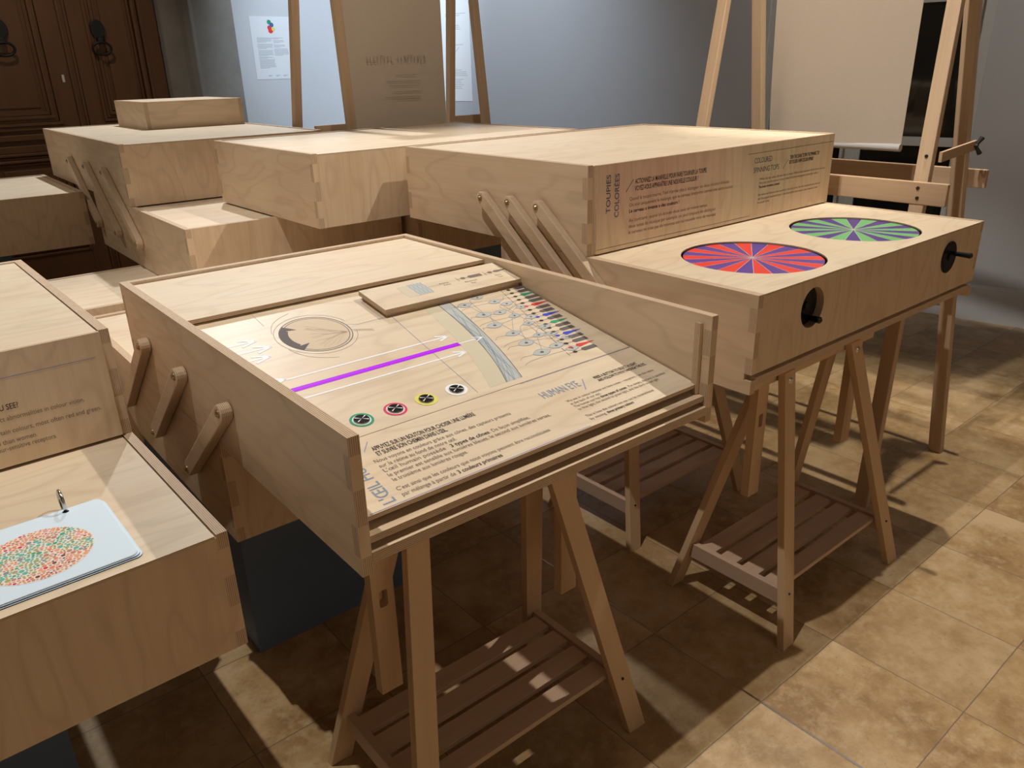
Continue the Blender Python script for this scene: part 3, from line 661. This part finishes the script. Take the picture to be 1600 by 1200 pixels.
for i, (cx, cy, s_) in enumerate(cells):
    a, h_ = .023 * s_, .0105 * s_
    up_ = bez(q(cx - a, cy), q(cx - a * .4, cy + h_ * 1.5), q(cx + a * .4, cy + h_ * 1.5), q(cx + a, cy), 8); dn = bez(q(cx + a, cy), q(cx + a * .4, cy - h_ * 1.5), q(cx - a * .4, cy - h_ * 1.5), q(cx - a, cy), 8)
    shape(b_, up_ + dn[1:-1], frE, 2, .0006); ribbon(b_, up_ + dn[1:-1], .0012, frE, 3, .0008, closed=True); shape(b_, [q(cx + .0045 * s_ * math.cos(t), cy + .0035 * s_ * math.sin(t)) for t in [k * PI / 5 for k in range(10)]], frE, 0, .0009)
    tx = 1.318 - (1.95 - cy) * .13 if i % 2 == 0 else cells[(i + 3) % 20][0]; ty = cy - .01 if i % 2 == 0 else cells[(i + 3) % 20][1]
    ribbon(b_, bez(q(cx - a, cy), q(cx - a - .03, cy), q(tx + .02, ty + .02), q(tx, ty), 10), .0010, frE, 3, .0007)
    rx = 1.515 - (1.93 - cy) * .19; ribbon(b_, bez(q(cx + a, cy), q(cx + a + .03, cy), q(rx - .03, cy + .02 * (i % 3 - 1)), q(rx, cy + .018 * (i % 3 - 1)), 10), .0009, frE, 3, .0007)
b_.build('retina_drawing', [M['greyink'], M['pale'], M['cell'], M['blueink']], upper)
# diagram: rods and cones
b_ = MB(O); kinds = 'rrgrrRrrbrgrrbrrRr'; nk = len(kinds)
for i, kd in enumerate(kinds):
    f = i / (nk - 1); xx = 1.520 - .105 * f; yy = 1.925 - .425 * f; xe = xx + .095; mi = {'r': 0, 'g': 1, 'R': 2, 'b': 3}[kd]
    ribbon(b_, [q(xx - .004, yy + .009), q(xx - .006, yy - .009)], .0016, frE, 4); ribbon(b_, [q(xx, yy), q(xx + .055, yy)], .0014, frE, 0)
    shape(b_, [q(xx + .022 + .008 * math.cos(t), yy + .0055 * math.sin(t)) for t in [k * PI / 6 for k in range(12)]], frE, mi if kd in 'Rb' else 4, .0007)
    if kd == 'r': shape(b_, [q(xx + .046, yy), q(xx + .054, yy + .0085), q(xe + .008, yy + .0085), q(xe + .008, yy - .0085), q(xx + .054, yy - .0085)], frE, 0, .0007)
    else: shape(b_, [q(xx + .042, yy), q(xx + .052, yy + .0090), q(xe + .022, yy), q(xx + .052, yy - .0090)], frE, mi, .0007)
b_.build('rod_and_cone_drawing', [M['greyink'], M['green'], M['redi'], M['bluei'], M['printb']], upper)
b_ = MB(O)
for xa, xb, yy in ((.583, .711, 1.979), (.583, .733, 1.930), (.583, .708, 1.882)): arrow(b_, xa, xb, pv(yy), frE, .0075, .045)
for xa, xb, yy in ((.600, .690, 1.757), (.600, .690, 1.652)): arrow(b_, xa, xb, pv(yy), frE, .0075, .045)
arrow(b_, .69, 1.178, pv(1.752), frE, .0062, .036); arrow(b_, .69, 1.168, pv(1.652), frE, .0062, .036); arrow(b_, 1.17, 1.262, pv(1.700), frE, .0035, .03)
b_.build('white_arrows', [M['white']], upper)
b_ = MB(O); b_.prism([q(.583, 1.6895), q(1.178, 1.6895), q(1.178, 1.7065), q(.583, 1.7065)], .0012, frE, 0, 0); ls = b_.build('light_strip', [M['led']], upper); ls['label'] = 'glowing purple light line'
b_ = MB(O); b_.prism([q(.583, 1.6965), q(1.172, 1.6965), q(1.172, 1.6995), q(.583, 1.6995)], .0016, frE, 0, 0); b_.build('light_core', [M['led2']], ls)
for cx, mat, nm in ((.756, 'green', 'round steel button in a green ring'), (.847, 'pinkring', 'round steel button in a red ring'), (.935, 'yellow', 'round steel button in a yellow ring'), (1.026, 'white', 'round steel button in a white ring')):
    cy = pv(1.501); b_ = MB(O)
    Pp = lambda x, v, w_: PO + PA * x + PBv * v + PW * w_
    for ra, rb, mi, ep in ((.0285, .0225, 0, .0008), (.0225, 0, 1, .0007)):
        n = 40
        for k in range(n):
            a, c_ = 2 * PI * k / n, 2 * PI * (k + 1) / n
            if rb: b_.face([Pp(cx + ra * math.cos(a), cy + ra * math.sin(a), ep), Pp(cx + ra * math.cos(c_), cy + ra * math.sin(c_), ep), Pp(cx + rb * math.cos(c_), cy + rb * math.sin(c_), ep), Pp(cx + rb * math.cos(a), cy + rb * math.sin(a), ep)], mi)
            else: b_.face([Pp(cx, cy, ep), Pp(cx + ra * math.cos(a), cy + ra * math.sin(a), ep), Pp(cx + ra * math.cos(c_), cy + ra * math.sin(c_), ep)], mi)
    bt = b_.build('button', [M[mat], M['yellow'] if mat == 'yellow' else M['paper']], upper); bt['label'] = nm
    b_ = MB(O); b_.cyl(Pp(cx, cy, 0), Pp(cx, cy, .0035), .0195, 36, .0185); b_.cyl(Pp(cx, cy, .0035), Pp(cx, cy, .0045), .0165, 36, .0155, caps=True); b_.build('button_cap', [M['darksteel']], bt)
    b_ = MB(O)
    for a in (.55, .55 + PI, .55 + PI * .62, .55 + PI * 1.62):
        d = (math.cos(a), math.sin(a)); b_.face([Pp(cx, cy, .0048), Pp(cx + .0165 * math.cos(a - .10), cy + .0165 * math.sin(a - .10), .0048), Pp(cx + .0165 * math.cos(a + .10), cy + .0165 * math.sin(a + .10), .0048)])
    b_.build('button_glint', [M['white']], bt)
# legend board drawing
frG = (PO + PW * .026 + PBv * .026 + PA * .012, PA, PBv, PW); b_ = MB(O)
shape(b_, [q(1.185, 1.950), q(1.235, 1.950), q(1.235, 2.030), q(1.185, 2.030)], frG, 1, .0003); shape(b_, [q(1.222, 1.952), q(1.275, 1.952), q(1.275, 2.032), q(1.222, 2.032)], frG, 2, .0004)
for k in range(5): ribbon(b_, [q(1.225 + k * .012 + .003 * math.sin(j * 2 + k), 1.952 + j * .01) for j in range(9)], .0016, frG, 0)
ribbon(b_, [q(1.278, 1.990), q(1.320, 1.990)], .0008, frG, 0)
for xx, cone in ((1.395, 0), (1.505, 1)):
    yy = 1.998; ribbon(b_, [q(xx, yy + .014), q(xx, yy - .014)], .0016, frG, 3); ribbon(b_, [q(xx, yy), q(xx + .05, yy)], .0014, frG, 3)
    shape(b_, [q(xx + .022 + .009 * math.cos(t), yy + .0075 * math.sin(t)) for t in [k * PI / 6 for k in range(12)]], frG, 3, .0007)
    if cone: shape(b_, [q(xx + .035, yy), q(xx + .045, yy + .008), q(xx + .10, yy), q(xx + .045, yy - .008)], frG, 3, .0007)
    else: shape(b_, [q(xx + .04, yy), q(xx + .048, yy + .009), q(xx + .096, yy + .009), q(xx + .096, yy - .009), q(xx + .048, yy - .009)], frG, 3, .0007)
for s_, xx, yy, w_ in (('Rétine', 1.322, 1.990, .034), ('Retina', 1.330, 1.976, .026), ('Bâtonnet', 1.405, 1.966, .048), ('Rod', 1.420, 1.951, .016), ('Cône', 1.528, 1.966, .024), ('Cone', 1.530, 1.951, .018)):
    put_text(b_, s_, frG, xx, pv(yy), w_, .0075, 3)
b_.build('legend_drawing', [M['blueink'], M['pale'], M['cell'], M['printl']], leg)
for k, (ya, lab) in enumerate(((2.454, 'link arm on the eye box partly hidden behind the left text box, rearmost of three'), (2.121, 'middle link arm on the left side of the eye box'), (1.789, 'link arm on the eye box nearest its open front'))):
    arm('E', x0, ya, .977, ya + .392, .669, -1, lab, 'link arms on the eye box')
# E lower box
e = empty('display_box', 'E', (x0, 1.9308, ZL[0]), 'shaded plywood box under the eye box on a blue-grey plinth', 'display box'); O = Vector((x0, 1.9308, ZL[0]))
carcass(e, O, x0, x1, 1.9308, 3.48, ZL[0], ZL[1])
KS = 1.0; b_ = MB((.9, 2.09, 0)); b_.box(.627, 1.29, 2.083, 3.1, 0, .6395); single(b_, 'plinth', [M['plinth']], 'blue-grey painted plinth under the eye box', 'plinth', bevel=.003).location = (.9, 2.09, 0); KS = .92

# --- L: left boxes
x1 = .44909; x0 = x1 - 1.5
e = empty('display_box', 'L', (x1, 2.1744, ZL[1]), 'left upper plywood box with an English text panel about colour vision', 'display box'); O = Vector((x1, 2.1744, ZL[1]))
carcass(e, O, x0, x1, 2.1744, 3.3006, ZL[1] + .0015, ZL[2], recess=.005, lid_front=True, lipz=.0085)
b_ = MB(O); b_.box(x0, x1 - .026, 2.1744 - .0125, 2.1744 - .0005, ZL[1] + .006, ZL[2] - .001, 0, 1, grain=2); tp = b_.build('text_panel', [M['ply'], M['edge']], e)
fr = ((0, 2.1744 - .0125, 0), (1, 0, 0), (0, 0, 1), (0, -1, 0))
b_ = MB(O); put_text(b_, 'WHAT NUMBER DO YOU SEE?', fr, -.000, .981, .207, .0145, 0, .010); b_.build('bold_lettering', [M['printb']], tp)
b_ = MB(O)
for s_, z_, xe, w_ in (('This test is used to detect abnormalities in colour vision,', .953, .352, .335), ('such as difficulty seeing certain colours, most often red and green.', .919, .386, .392), ('Men are more often affected than women.', .893, .229, .25), ('It comes from missing colour-sensitive receptors.', .875, .270, .275)):
    put_text(b_, s_, fr, xe - w_, z_, w_, .0125, 0)
b_.build('body_lettering', [M['printl']], tp)
b_ = MB(O); ribbon(b_, [(-.6, 1.062), (.401, 1.062)], .0018, fr); b_.build('rule_lines', [M['bluel']], tp)
e = empty('display_box', 'L', (x1, 1.5032, ZL[0]), 'large plywood box at lower left holding the dotted colour test card', 'display box'); O = Vector((x1, 1.5032, ZL[0]))
carcass(e, O, x0, x1, 1.5032, 2.95, ZL[0], ZL[1], recess=.004, lid_front=True, lipz=.0085)
for ya, lab in ((2.62, 'link arm in shade on the right side of the colour vision boxes'),):
    arm('L', x1, ya, .977, ya - .39, .669 + .105, 1, lab, None)
KS = 1.0; b_ = MB((-.3, 2.0, 0)); b_.box(-.75, .066, 1.9, 2.6, 0, .6395); single(b_, 'plinth', [M['plinth']], 'blue-grey painted plinth under the lower left box', 'plinth', bevel=.003).location = (-.3, 2.0, 0); KS = .92
# test cards on a ring
zt = ZL[1] - .003
e = empty('test_card_booklet', 'L', (.0, 1.69, zt), 'pale blue rounded cards with a dotted number circle, held by a steel ring', 'booklet'); O = Vector((.0, 1.69, zt))
def rrect(xa, xb, ya, yb, r_):
    o_ = []
    for cx, cy, a in ((xb - r_, yb - r_, 0), (xa + r_, yb - r_, PI / 2), (xa + r_, ya + r_, PI), (xb - r_, ya + r_, 1.5 * PI)):
        o_ += [(cx + r_ * math.cos(a + PI / 2 * k / 6), cy + r_ * math.sin(a + PI / 2 * k / 6)) for k in range(7)]
    return o_
for k in range(3):
    b_ = MB(O); dx, dy = (.004 * (2 - k), -.002 * (2 - k)); b_.prism(rrect(-.26 + dx, .279 + dx, 1.535 + dy, 1.834 + dy, .016), .0022, ((0, 0, zt + .0005 + k * .0034), (1, 0, 0), (0, 1, 0), (0, 0, 1)), 0, 1)
    b_.build('card', [M['card'], M['black'] if k < 2 else M['card']], e)
ztop = zt + .0005 + 2 * .0034 + .0022
rnd = random.Random(5); cols = [flat('dot_orange', (.80, .24, .10), .5), flat('dot_light_orange', (.85, .36, .17), .5), flat('dot_brown_pink', (.55, .23, .15), .5), flat('dot_olive', (.38, .40, .14), .5), flat('dot_teal', (.13, .47, .36), .5), flat('dot_red', (.70, .03, .05), .5), flat('dot_slate', (.28, .27, .30), .5), flat('dot_pink', (.82, .34, .30), .5), flat('dot_green', (.05, .36, .20), .5), flat('dot_maroon', (.20, .045, .04), .5)]
b_ = MB(O); cx0, cy0, RR = .120, 1.672, .104; dots = []
b_.face([(cx0 + RR * 1.01 * math.cos(t), cy0 + RR * 1.01 * math.sin(t), ztop + .0003) for t in [k * PI / 24 for k in range(48)]], 10)
tries = 0
while len(dots) < 620 and tries < 60000:
    tries += 1; a = rnd.random() * 2 * PI; rr = RR * math.sqrt(rnd.random()); s_ = rnd.choice((.0054, .0044, .0034, .0026)) if tries < 15000 else rnd.choice((.003, .0022))
    x, y = cx0 + rr * math.cos(a), cy0 + rr * math.sin(a)
    if rr > RR - s_ or any((x - p_[0]) ** 2 + (y - p_[1]) ** 2 < (s_ + p_[2] + .0005) ** 2 for p_ in dots): continue
    dots.append((x, y, s_))
for x, y, s_ in dots:
    u, v = (x - cx0) / RR, (y - cy0) / RR
    path = min(abs(v - .45 * math.sin(u * 5 + 1.2)) if u < .25 else 9, abs(math.hypot(u - .9, v - .2) - .42), abs(math.hypot(u + .45, v + .1) - .38))
    r0 = rnd.random()
    if path < .13: mi = 4 if r0 < .55 else (3 if r0 < .9 else 8)
    elif path < .22: mi = 3 if r0 < .5 else (6 if r0 < .7 else 2)
    else: mi = 0 if r0 < .35 else 1 if r0 < .62 else 2 if r0 < .78 else 7 if r0 < .88 else 5 if r0 < .95 else 9
    b_.face([(x + s_ * 1.0 * math.cos(t), y + s_ * math.sin(t), ztop + .0006) for t in [k * PI / 5 for k in range(10)]], mi)
b_.build('dot_pattern', cols + [M['cream']], e)
b_ = MB(O); b_.tube([(.205 , 1.840 + .024 * math.cos(t), zt + .0285 + .024 * math.sin(t)) for t in [2 * PI * k / 36 for k in range(36)]], .0038, 12, closed=True); b_.build('binder_ring', [M['steel']], e, smooth=True)
b_ = MB(O); b_.face([(.205 + .007 * math.cos(t), 1.8195 + .006 * math.sin(t), ztop + .0004) for t in [k * PI / 10 for k in range(20)]]); b_.build('punched_hole', [M['black']], e)

# --- M: middle box
e = empty('display_box', 'M', (1.467, 2.9997, ZL[2]), 'plain closed plywood box between the stacked rear boxes and the spinning tops boxes', 'display box'); O = Vector((1.467, 2.9997, ZL[2]))
carcass(e, O, 1.46715, 2.96331, 2.99973, 4.0574, ZL[2] + .0015, ZL[3], lid_front=True, lipz=.0085)
e = empty('display_box', 'M', (2.16, 3.32, ZL[1]), 'dark shaded plywood box under the plain middle box', 'display box'); O = Vector((2.16, 3.32, ZL[1]))
carcass(e, O, 2.16, 3.25, 3.32, 4.05, ZL[1] + .0015, ZL[2])
# --- T: rear boxes
e = empty('display_box', 'T', (.9975, 4.2738, ZL[2]), 'rear plywood box with a small flat box standing on its lid', 'display box'); O = Vector((.9975, 4.2738, ZL[2]))
carcass(e, O, .99754, 2.07492, 4.2738, 6.1592, ZL[2] + .0015, ZL[3], lid_front=True, lipz=.0085)
e = empty('display_box', 'T', (1.426, 5.303, ZL[3]), 'small flat plywood box on top of the rear box', 'display box'); O = Vector((1.426, 5.303, ZL[3]))
za = ZL[3] - .0025; zc = 1.5876
for xs in (1.42608, 2.03737 - T): b_ = MB(O); b_.box(xs, xs + T, 5.303, 5.975, za, zc, 0, 1, grain=1); b_.build('side_panel', P, e)
b_ = MB(O); b_.box(1.42608 + T, 2.03737 - T, 5.303, 5.303 + T, za, zc, 0, 1, grain=0); b_.build('front_panel', P, e)
b_ = MB(O); b_.box(1.42608 + T, 2.03737 - T, 5.975 - T, 5.975, za, zc, 0, 1, grain=0); b_.build('back_panel', P, e)
b_ = MB(O); b_.box(1.42608 + T, 2.03737 - T, 5.303 + T, 5.975 - T, zc - .014, zc - .001, 0, 1); b_.build('lid', [M['plyp'], M['edge']], e)
e = empty('display_box', 'T', (.9975, 3.4475, ZL[1]), 'plywood box below and in front of the rear stacked box', 'display box'); O = Vector((.9975, 3.4475, ZL[1]))
carcass(e, O, .99754, 2.06, 3.44754, 5.05, ZL[1] + .0015, ZL[2])
e = empty('display_box', 'T', (-.5, 5.11, ZL[1]), 'pale-topped plywood box at the far left beside the old door', 'display box'); O = Vector((-.5, 5.11, ZL[1]))
carcass(e, O, -.55, .958, 5.11, 6.27, ZL[1], ZL[2], recess=.003)
for ya, lab in ((5.417, 'leftmost of three link arms on the rear boxes, by the pale far left box'), (5.004, 'middle link arm on the rear boxes'), (4.615, 'rightmost of three link arms on the rear boxes')):
    arm('T', .99754, ya, 1.275, ya - .43, .962, -1, lab, 'link arms on the rear boxes', wd=.052)
e = empty('display_box', 'E', (.0, 3.62, ZL[0]), 'low plywood box in the gap between the left boxes and the rear boxes', 'display box'); O = Vector((.0, 3.62, ZL[0]))
carcass(e, O, .12, 1.6, 3.612, 4.33, ZL[0], ZL[1] - .002, recess=.001)
KS = 1.0; b_ = MB((.9, 3.7, 0)); b_.box(.35, 1.3, 3.5, 3.85, 0, .6395); single(b_, 'plinth', [M['plinth']], 'blue-grey plinth hidden in shade under the low rear box', 'plinth').location = (.9, 3.7, 0)
b_ = MB((2.3, 3.4, 0)); b_.box(2.0, 2.7, 3.25, 3.6, 0, .917); single(b_, 'plinth', [M['plinth']], 'blue-grey plinth in shade under the shaded middle box', 'plinth').location = (2.3, 3.4, 0)
b_ = MB((.2, 5.5, 0)); b_.box(-.3, .62, 5.3, 5.65, 0, .917); single(b_, 'plinth', [M['plinth']], 'blue-grey plinth in shade under the far left box', 'plinth').location = (.2, 5.5, 0); KS = .92

# ------------------------------------------------------------------ trestles
KS = 1.0
def trestle(name, label, x_, y_, ang, zup):
    """origin on the floor under the beam centre; x along the beam"""
    e = bpy.data.objects.new(name, None); C.objects.link(e); e.empty_display_size = .05; tag(e, label, 'trestle', 'adjustable trestles under the boxes')
    e.location = (x_, y_, 0); e.rotation_euler = (0, 0, ang)
    HT = .920; W_ = [M['wood']]; LT = .853
    b_ = MB(); b_.box(-.375, .375, -.020, .020, HT - .10, HT); b_.build('top_beam', W_, e, bevel=.002)
    for sx in (-1, 1):
        for sy in (-1, 1):
            b_ = MB(); p_ = (sx * .346, sy * .223, 0.0); t_ = (sx * .199, sy * .033, LT)
            b_.beam(p_, t_, .060, .024, up=(0, 1, 0), cut=True); lg = b_.build('leg', W_, e, bevel=.0015)
            b_ = MB(); pp = Vector(t_) * .965 + Vector(p_) * .035; d = Vector((0, sy, 0)); b_.cyl(pp + d * .012, pp + d * .0165, .0115, 18, .007); b_.build('bolt', [M['steel']], lg)
            b_ = MB(); pp = Vector(t_) * .2 + Vector(p_) * .8; b_.cyl(pp + d * .010, pp + d * .0155, .004, 12); b_.build('screw_hole', [M['iron']], lg)
        b_ = MB(); xs = sx * .285
        b_.prism([(-.028, zup), (.028, zup), (.028, HT - .10), (-.028, HT - .10)], .028, ((xs, .014, 0), (1, 0, 0), (0, 0, 1), (0, -1, 0)), 0, 0, swap=True, holes=[rrect(-.011, .011, zup + .24, zup + .285, .006)])
        b_.build('upright', W_, e)
        b_ = MB(); zr = .152; f = 1 - zr / LT; yr = .223 * f + .033 * (1 - f) - .012; xr = .346 * f + .199 * (1 - f)
        b_.box(sx * xr - .011, sx * xr + .011, -yr, yr, zr - .028, zr + .028, grain=1); b_.build('side_rail', [M['wood2']], e, bevel=.0015)
    for k in range(4):
        b_ = MB(); yc = -.1275 + k * .085; b_.box(-.307, .307, yc - .031, yc + .031, .156, .172, grain=0); b_.build('shelf_slat', [M['wood2']], e, bevel=.0015)
    for sy in (-1, 1):
        b_ = MB(); b_.box(-.307, .307, sy * .13 - .009, sy * .13 + .009, .135, .155, grain=0); b_.build('shelf_bearer', [M['wood2']], e)
    return e
a = ANG['E']
trestle('trestle', 'trestle with slatted shelf under the human eye box', .952 * math.cos(a) - 1.325 * math.sin(a), .952 * math.sin(a) + 1.325 * math.cos(a), a, .375)
trestle('trestle', 'trestle with slatted shelf in front under the spinning tops table', 2.262, 1.215, 0, .44)
trestle('trestle', 'shaded trestle behind, under the rear of the spinning tops table', 2.306, 1.90, 0, .44)

# ------------------------------------------------------------------ easels and banners
def easel(name, g, M_, H_, label, legs, boards, strap=None, top=None):
    e = bpy.data.objects.new(name, None); C.objects.link(e); e.location = KP(M_); tag(e, label, 'easel'); O = Vector(M_)
    for p_, t_, wx, wt in legs: b_ = MB(O); b_.beam(p_, t_, wx, wt, up=H_, cut=True); b_.build('leg', [M['easelw']], e, bevel=.003)
    for p_, t_, hh, tt, nrm in boards:
        b_ = MB(O); b_.beam(p_, t_, hh, tt, up=nrm); bo = b_.build('cross_board', [M['easelw']], e, bevel=.003)
    return e, O
def lp(foot, head, z): f = z / head[2]; return Vector(foot) * (1 - f) + Vector(head) * f
# right easel: near legs, far legs
fn, ft = (2.905, 1.255, 0), (3.580, 1.500, 2.45); ff, fft = (2.905, 2.40, 0), (3.580, 2.56, 2.45)
rn, rt = (3.627, 1.267, 0), (3.645, 1.520, 2.45); rf, rft = (3.627, 2.25, 0), (3.645, 2.51, 2.45)
e, O = easel('easel', 'R', (3.27, 1.8, 0), (1, 0, 0), 'tall wooden easel at right holding a hanging beige banner',
    [(fn, ft, .056, .036), (ff, fft, .056, .036), (rn, rt, .056, .040), (rf, rft, .056, .040)],
    [((3.222, 1.265, 1.236), (3.222, 2.60, 1.236), .086, .022, (1, 0, 0)), ((3.668, 1.297, 1.250), (3.668, 2.55, 1.250), .076, .022, (1, 0, 0)), ((3.61, 1.45, 2.42), (3.61, 2.60, 2.42), .06, .05, (1, 0, 0))])
b_ = MB(O); b_.beam((3.27, 1.336, 1.370), (3.585, 1.336, 1.392), .038, .012, up=(0, 1, 0)); st = b_.build('strap', [M['easelw']], e)
b_ = MB(O); b_.cyl((3.565, 1.318, 1.391), (3.565, 1.345, 1.391), .008, 12); wn_ = b_.build('wing_nut', [M['iron']], e)
for s_ in (1, -1):
    b_ = MB(O); b_.cyl((3.565, 1.324, 1.391 + s_ * .004), (3.580, 1.312, 1.391 + s_ * .032), .006, 12, .010); b_.build('wing', [M['iron']], wn_)
for xx, yy, zz in ((3.262, 1.385, 1.372), (3.2105, 1.375, 1.256), (3.2105, 1.372, 1.218)):
    b_ = MB(O); b_.cyl((xx, yy, zz), (xx - .004, yy, zz), .0065, 12); b_.build('screw', [M['iron']], e)
def banner(name, label, p0, p1, z0, z1, bulge, mats, tube=True, nrm=(-1, 0, 0), curl=0.0):
    O = Vector(((p0[0] + p1[0]) / 2, (p0[1] + p1[1]) / 2, z0)); e = bpy.data.objects.new(name, None); C.objects.link(e); e.location = KP(O); tag(e, label, 'banner')
    b_ = MB(O); nu, nv = 20, 24; nr = Vector(nrm); a = Vector(p0); c_ = Vector(p1)
    def Pt(i, j, off):
        u, v = i / nu, j / nv; p_ = a * (1 - u) + c_ * u; p_.z = z0 + (z1 - z0) * v
        d = bulge * math.sin(u * PI) * (1 - v) + curl * math.exp(-((1 - u) * 9) ** 2) * (1 - v) ** 2
        return p_ + nr * (d + off)
    for i in range(nu):
        for j in range(nv):
            b_.face([Pt(i, j, 0), Pt(i + 1, j, 0), Pt(i + 1, j + 1, 0), Pt(i, j + 1, 0)]); b_.face([Pt(i, j, -.0015), Pt(i, j + 1, -.0015), Pt(i + 1, j + 1, -.0015), Pt(i + 1, j, -.0015)])
    sh = b_.build('banner_sheet', mats, e, smooth=True)
    if tube:
        b_ = MB(O); b_.cyl(Vector(p0) + Vector((0, 0, z0 - p0[2])) , Vector(p1) + Vector((0, 0, z0 - p1[2])), .016, 20); b_.build('bottom_tube', [M['tube']], e, smooth=False)
    return e, sh, O
banner('hanging_banner', 'beige banner with a white tube along its bottom, hanging from the right easel', (3.50, 1.600, 1.361), (3.50, 2.276, 1.361), 1.372, 2.40, .015, [M['banner']], True, (-1, 0, 0), curl=-.05)
# left easel behind the middle box (spans x)
KS = .92
g1 = 1.08
e, O = easel('easel', 'R', (2.8, 4.5, -.1512), (0, 1, 0), 'tall wooden easel standing behind the plain middle box',
    [((2.31, 4.12, -.1512), (2.41, 4.49, 2.9), .05, .045), ((3.36, 4.12, -.1512), (3.37, 4.49, 2.9), .05, .045), ((2.14, 4.90, -.1512), (2.27, 4.52, 2.9), .05, .045), ((3.40, 4.90, -.1512), (3.33, 4.52, 2.9), .05, .045)],
    [((2.35, 4.76, 1.385), (3.75, 4.76, 1.385), .065, .022, (0, 1, 0)), ((2.2, 4.5, 2.86), (3.45, 4.5, 2.86), .06, .08, (0, 1, 0))])
e, sh, Ob = banner('hanging_banner', 'beige banner seen from its back, hanging from the left easel', (2.425, 4.42, 1.2), (3.125, 4.42, 1.2), 1.25, 2.83, .012, [M['banner']], False, (0, -1, 0))
frB = ((0, 4.42 - .013, 0), (1, 0, 0), (0, 0, 1), (0, -1, 0)); b_ = MB(Ob); rnd = random.Random(11)
for k in range(18):
    xx = 2.56 + k * .024
    if k in (8,): continue
    ribbon(b_, [(xx, 1.775), (xx, 1.81)], .004, frB, 0, .004)
    if rnd.random() < .6: ribbon(b_, [(xx, 1.81 if rnd.random() < .5 else 1.777), (xx + .014, 1.81 if rnd.random() < .5 else 1.777)], .004, frB, 0, .004)
for z_, xa, xb in ((1.70, 2.75, 2.90), (1.665, 2.68, 2.93), (1.64, 2.70, 2.92), (1.605, 2.72, 2.93), (1.575, 2.66, 2.93), (1.56, 2.75, 2.92)): ribbon(b_, [(xa, z_), (xb, z_)], .003, frB, 0, .004)
b_.build('show_through_print', [M['ghost']], sh)

# ------------------------------------------------------------------ papers on the walls
KS = 1.0
def sheet(name, label, O, A, B, W, w_, h_, draw):
    e = bpy.data.objects.new(name, None); C.objects.link(e); e.location = O; tag(e, label, 'notice'); fr = (Vector(O) + Vector(W) * .0, A, B, W)
    b_ = MB(O); b_.prism([(0, 0), (w_, 0), (w_, h_), (0, h_)], .002, fr, 0, 0); b_.build('sheet', [M['paper']], e)
    b_ = MB(O); fr2 = (Vector(O) + Vector(W) * .002, A, B, W); mm = [flat('poster_grey_text', (.42, .44, .47), .7), M['green'], M['bluei2'], M['pinkring'], M['discr'], M['yellow']]
    for nm, fn_ in draw: b_ = MB(O); fn_(b_, fr2); b_.build(nm, mm, e)
M['bluei2'] = flat('poster_blue', (.05, .13, .34), .6)
def plogo(b_, fr):
    for cx, cy, r_, mi in ((.195, .515, .021, 1), (.218, .490, .021, 2), (.193, .465, .021, 3), (.232, .453, .018, 5), (.203, .440, .025, 4)): shape(b_, circ(cx, cy, r_, 24), fr, mi, .0004 + mi * .0002)
def pdraw(b_, fr):
    rn = random.Random(2)
    def para(x, y, w_, n, dy=.0095):
        for k in range(n): ribbon(b_, [(x, y - k * dy), (x + w_ * (1 if k < n - 1 else .6) * rn.uniform(.9, 1), y - k * dy)], .0035, fr, 0)
    para(.05, .375, .16, 5); para(.05, .318, .16, 5); para(.05, .262, .16, 6); para(.05, .20, .15, 2, .008); para(.05, .18, .17, 9)
    para(.215, .375, .11, 2); para(.215, .35, .12, 3); para(.215, .31, .12, 3); para(.215, .275, .15, 7)
    for x in (.12, .2, .28): para(x, .035, .05, 2, .007)
sheet('wall_notice', 'white notice with coloured circles on the back wall beside the stone jamb', (3.345, YB - .001, 1.672), Vector((1, 0, 0)), Vector((0, 0, 1)), Vector((0, -1, 0)), .405, .565, (('emblem', plogo), ('text_lines', pdraw)))
def tdraw(b_, fr):
    rn = random.Random(4)
    for y0_, n in ((.12, 6), (.24, 4), (.52, 1), (.66, 3), (.78, 2), (.95, 3)):
        for k in range(n): ribbon(b_, [(.30, y0_ + k * .017), (.30 + .28 * rn.uniform(.6, 1), y0_ + k * .017)], .004, fr, 0)
def tslash(b_, fr): ribbon(b_, [(.40, .44), (.47, .50)], .004, fr, 0)
sheet('wall_text_panel', 'tall white text panel on the right wall seen beside the back-facing banner', onw(5.17, 1.42, .001), -DW, Vector((0, 0, 1)), NW, .62, 1.25, (('text_lines', tdraw), ('slash_mark', tslash)))
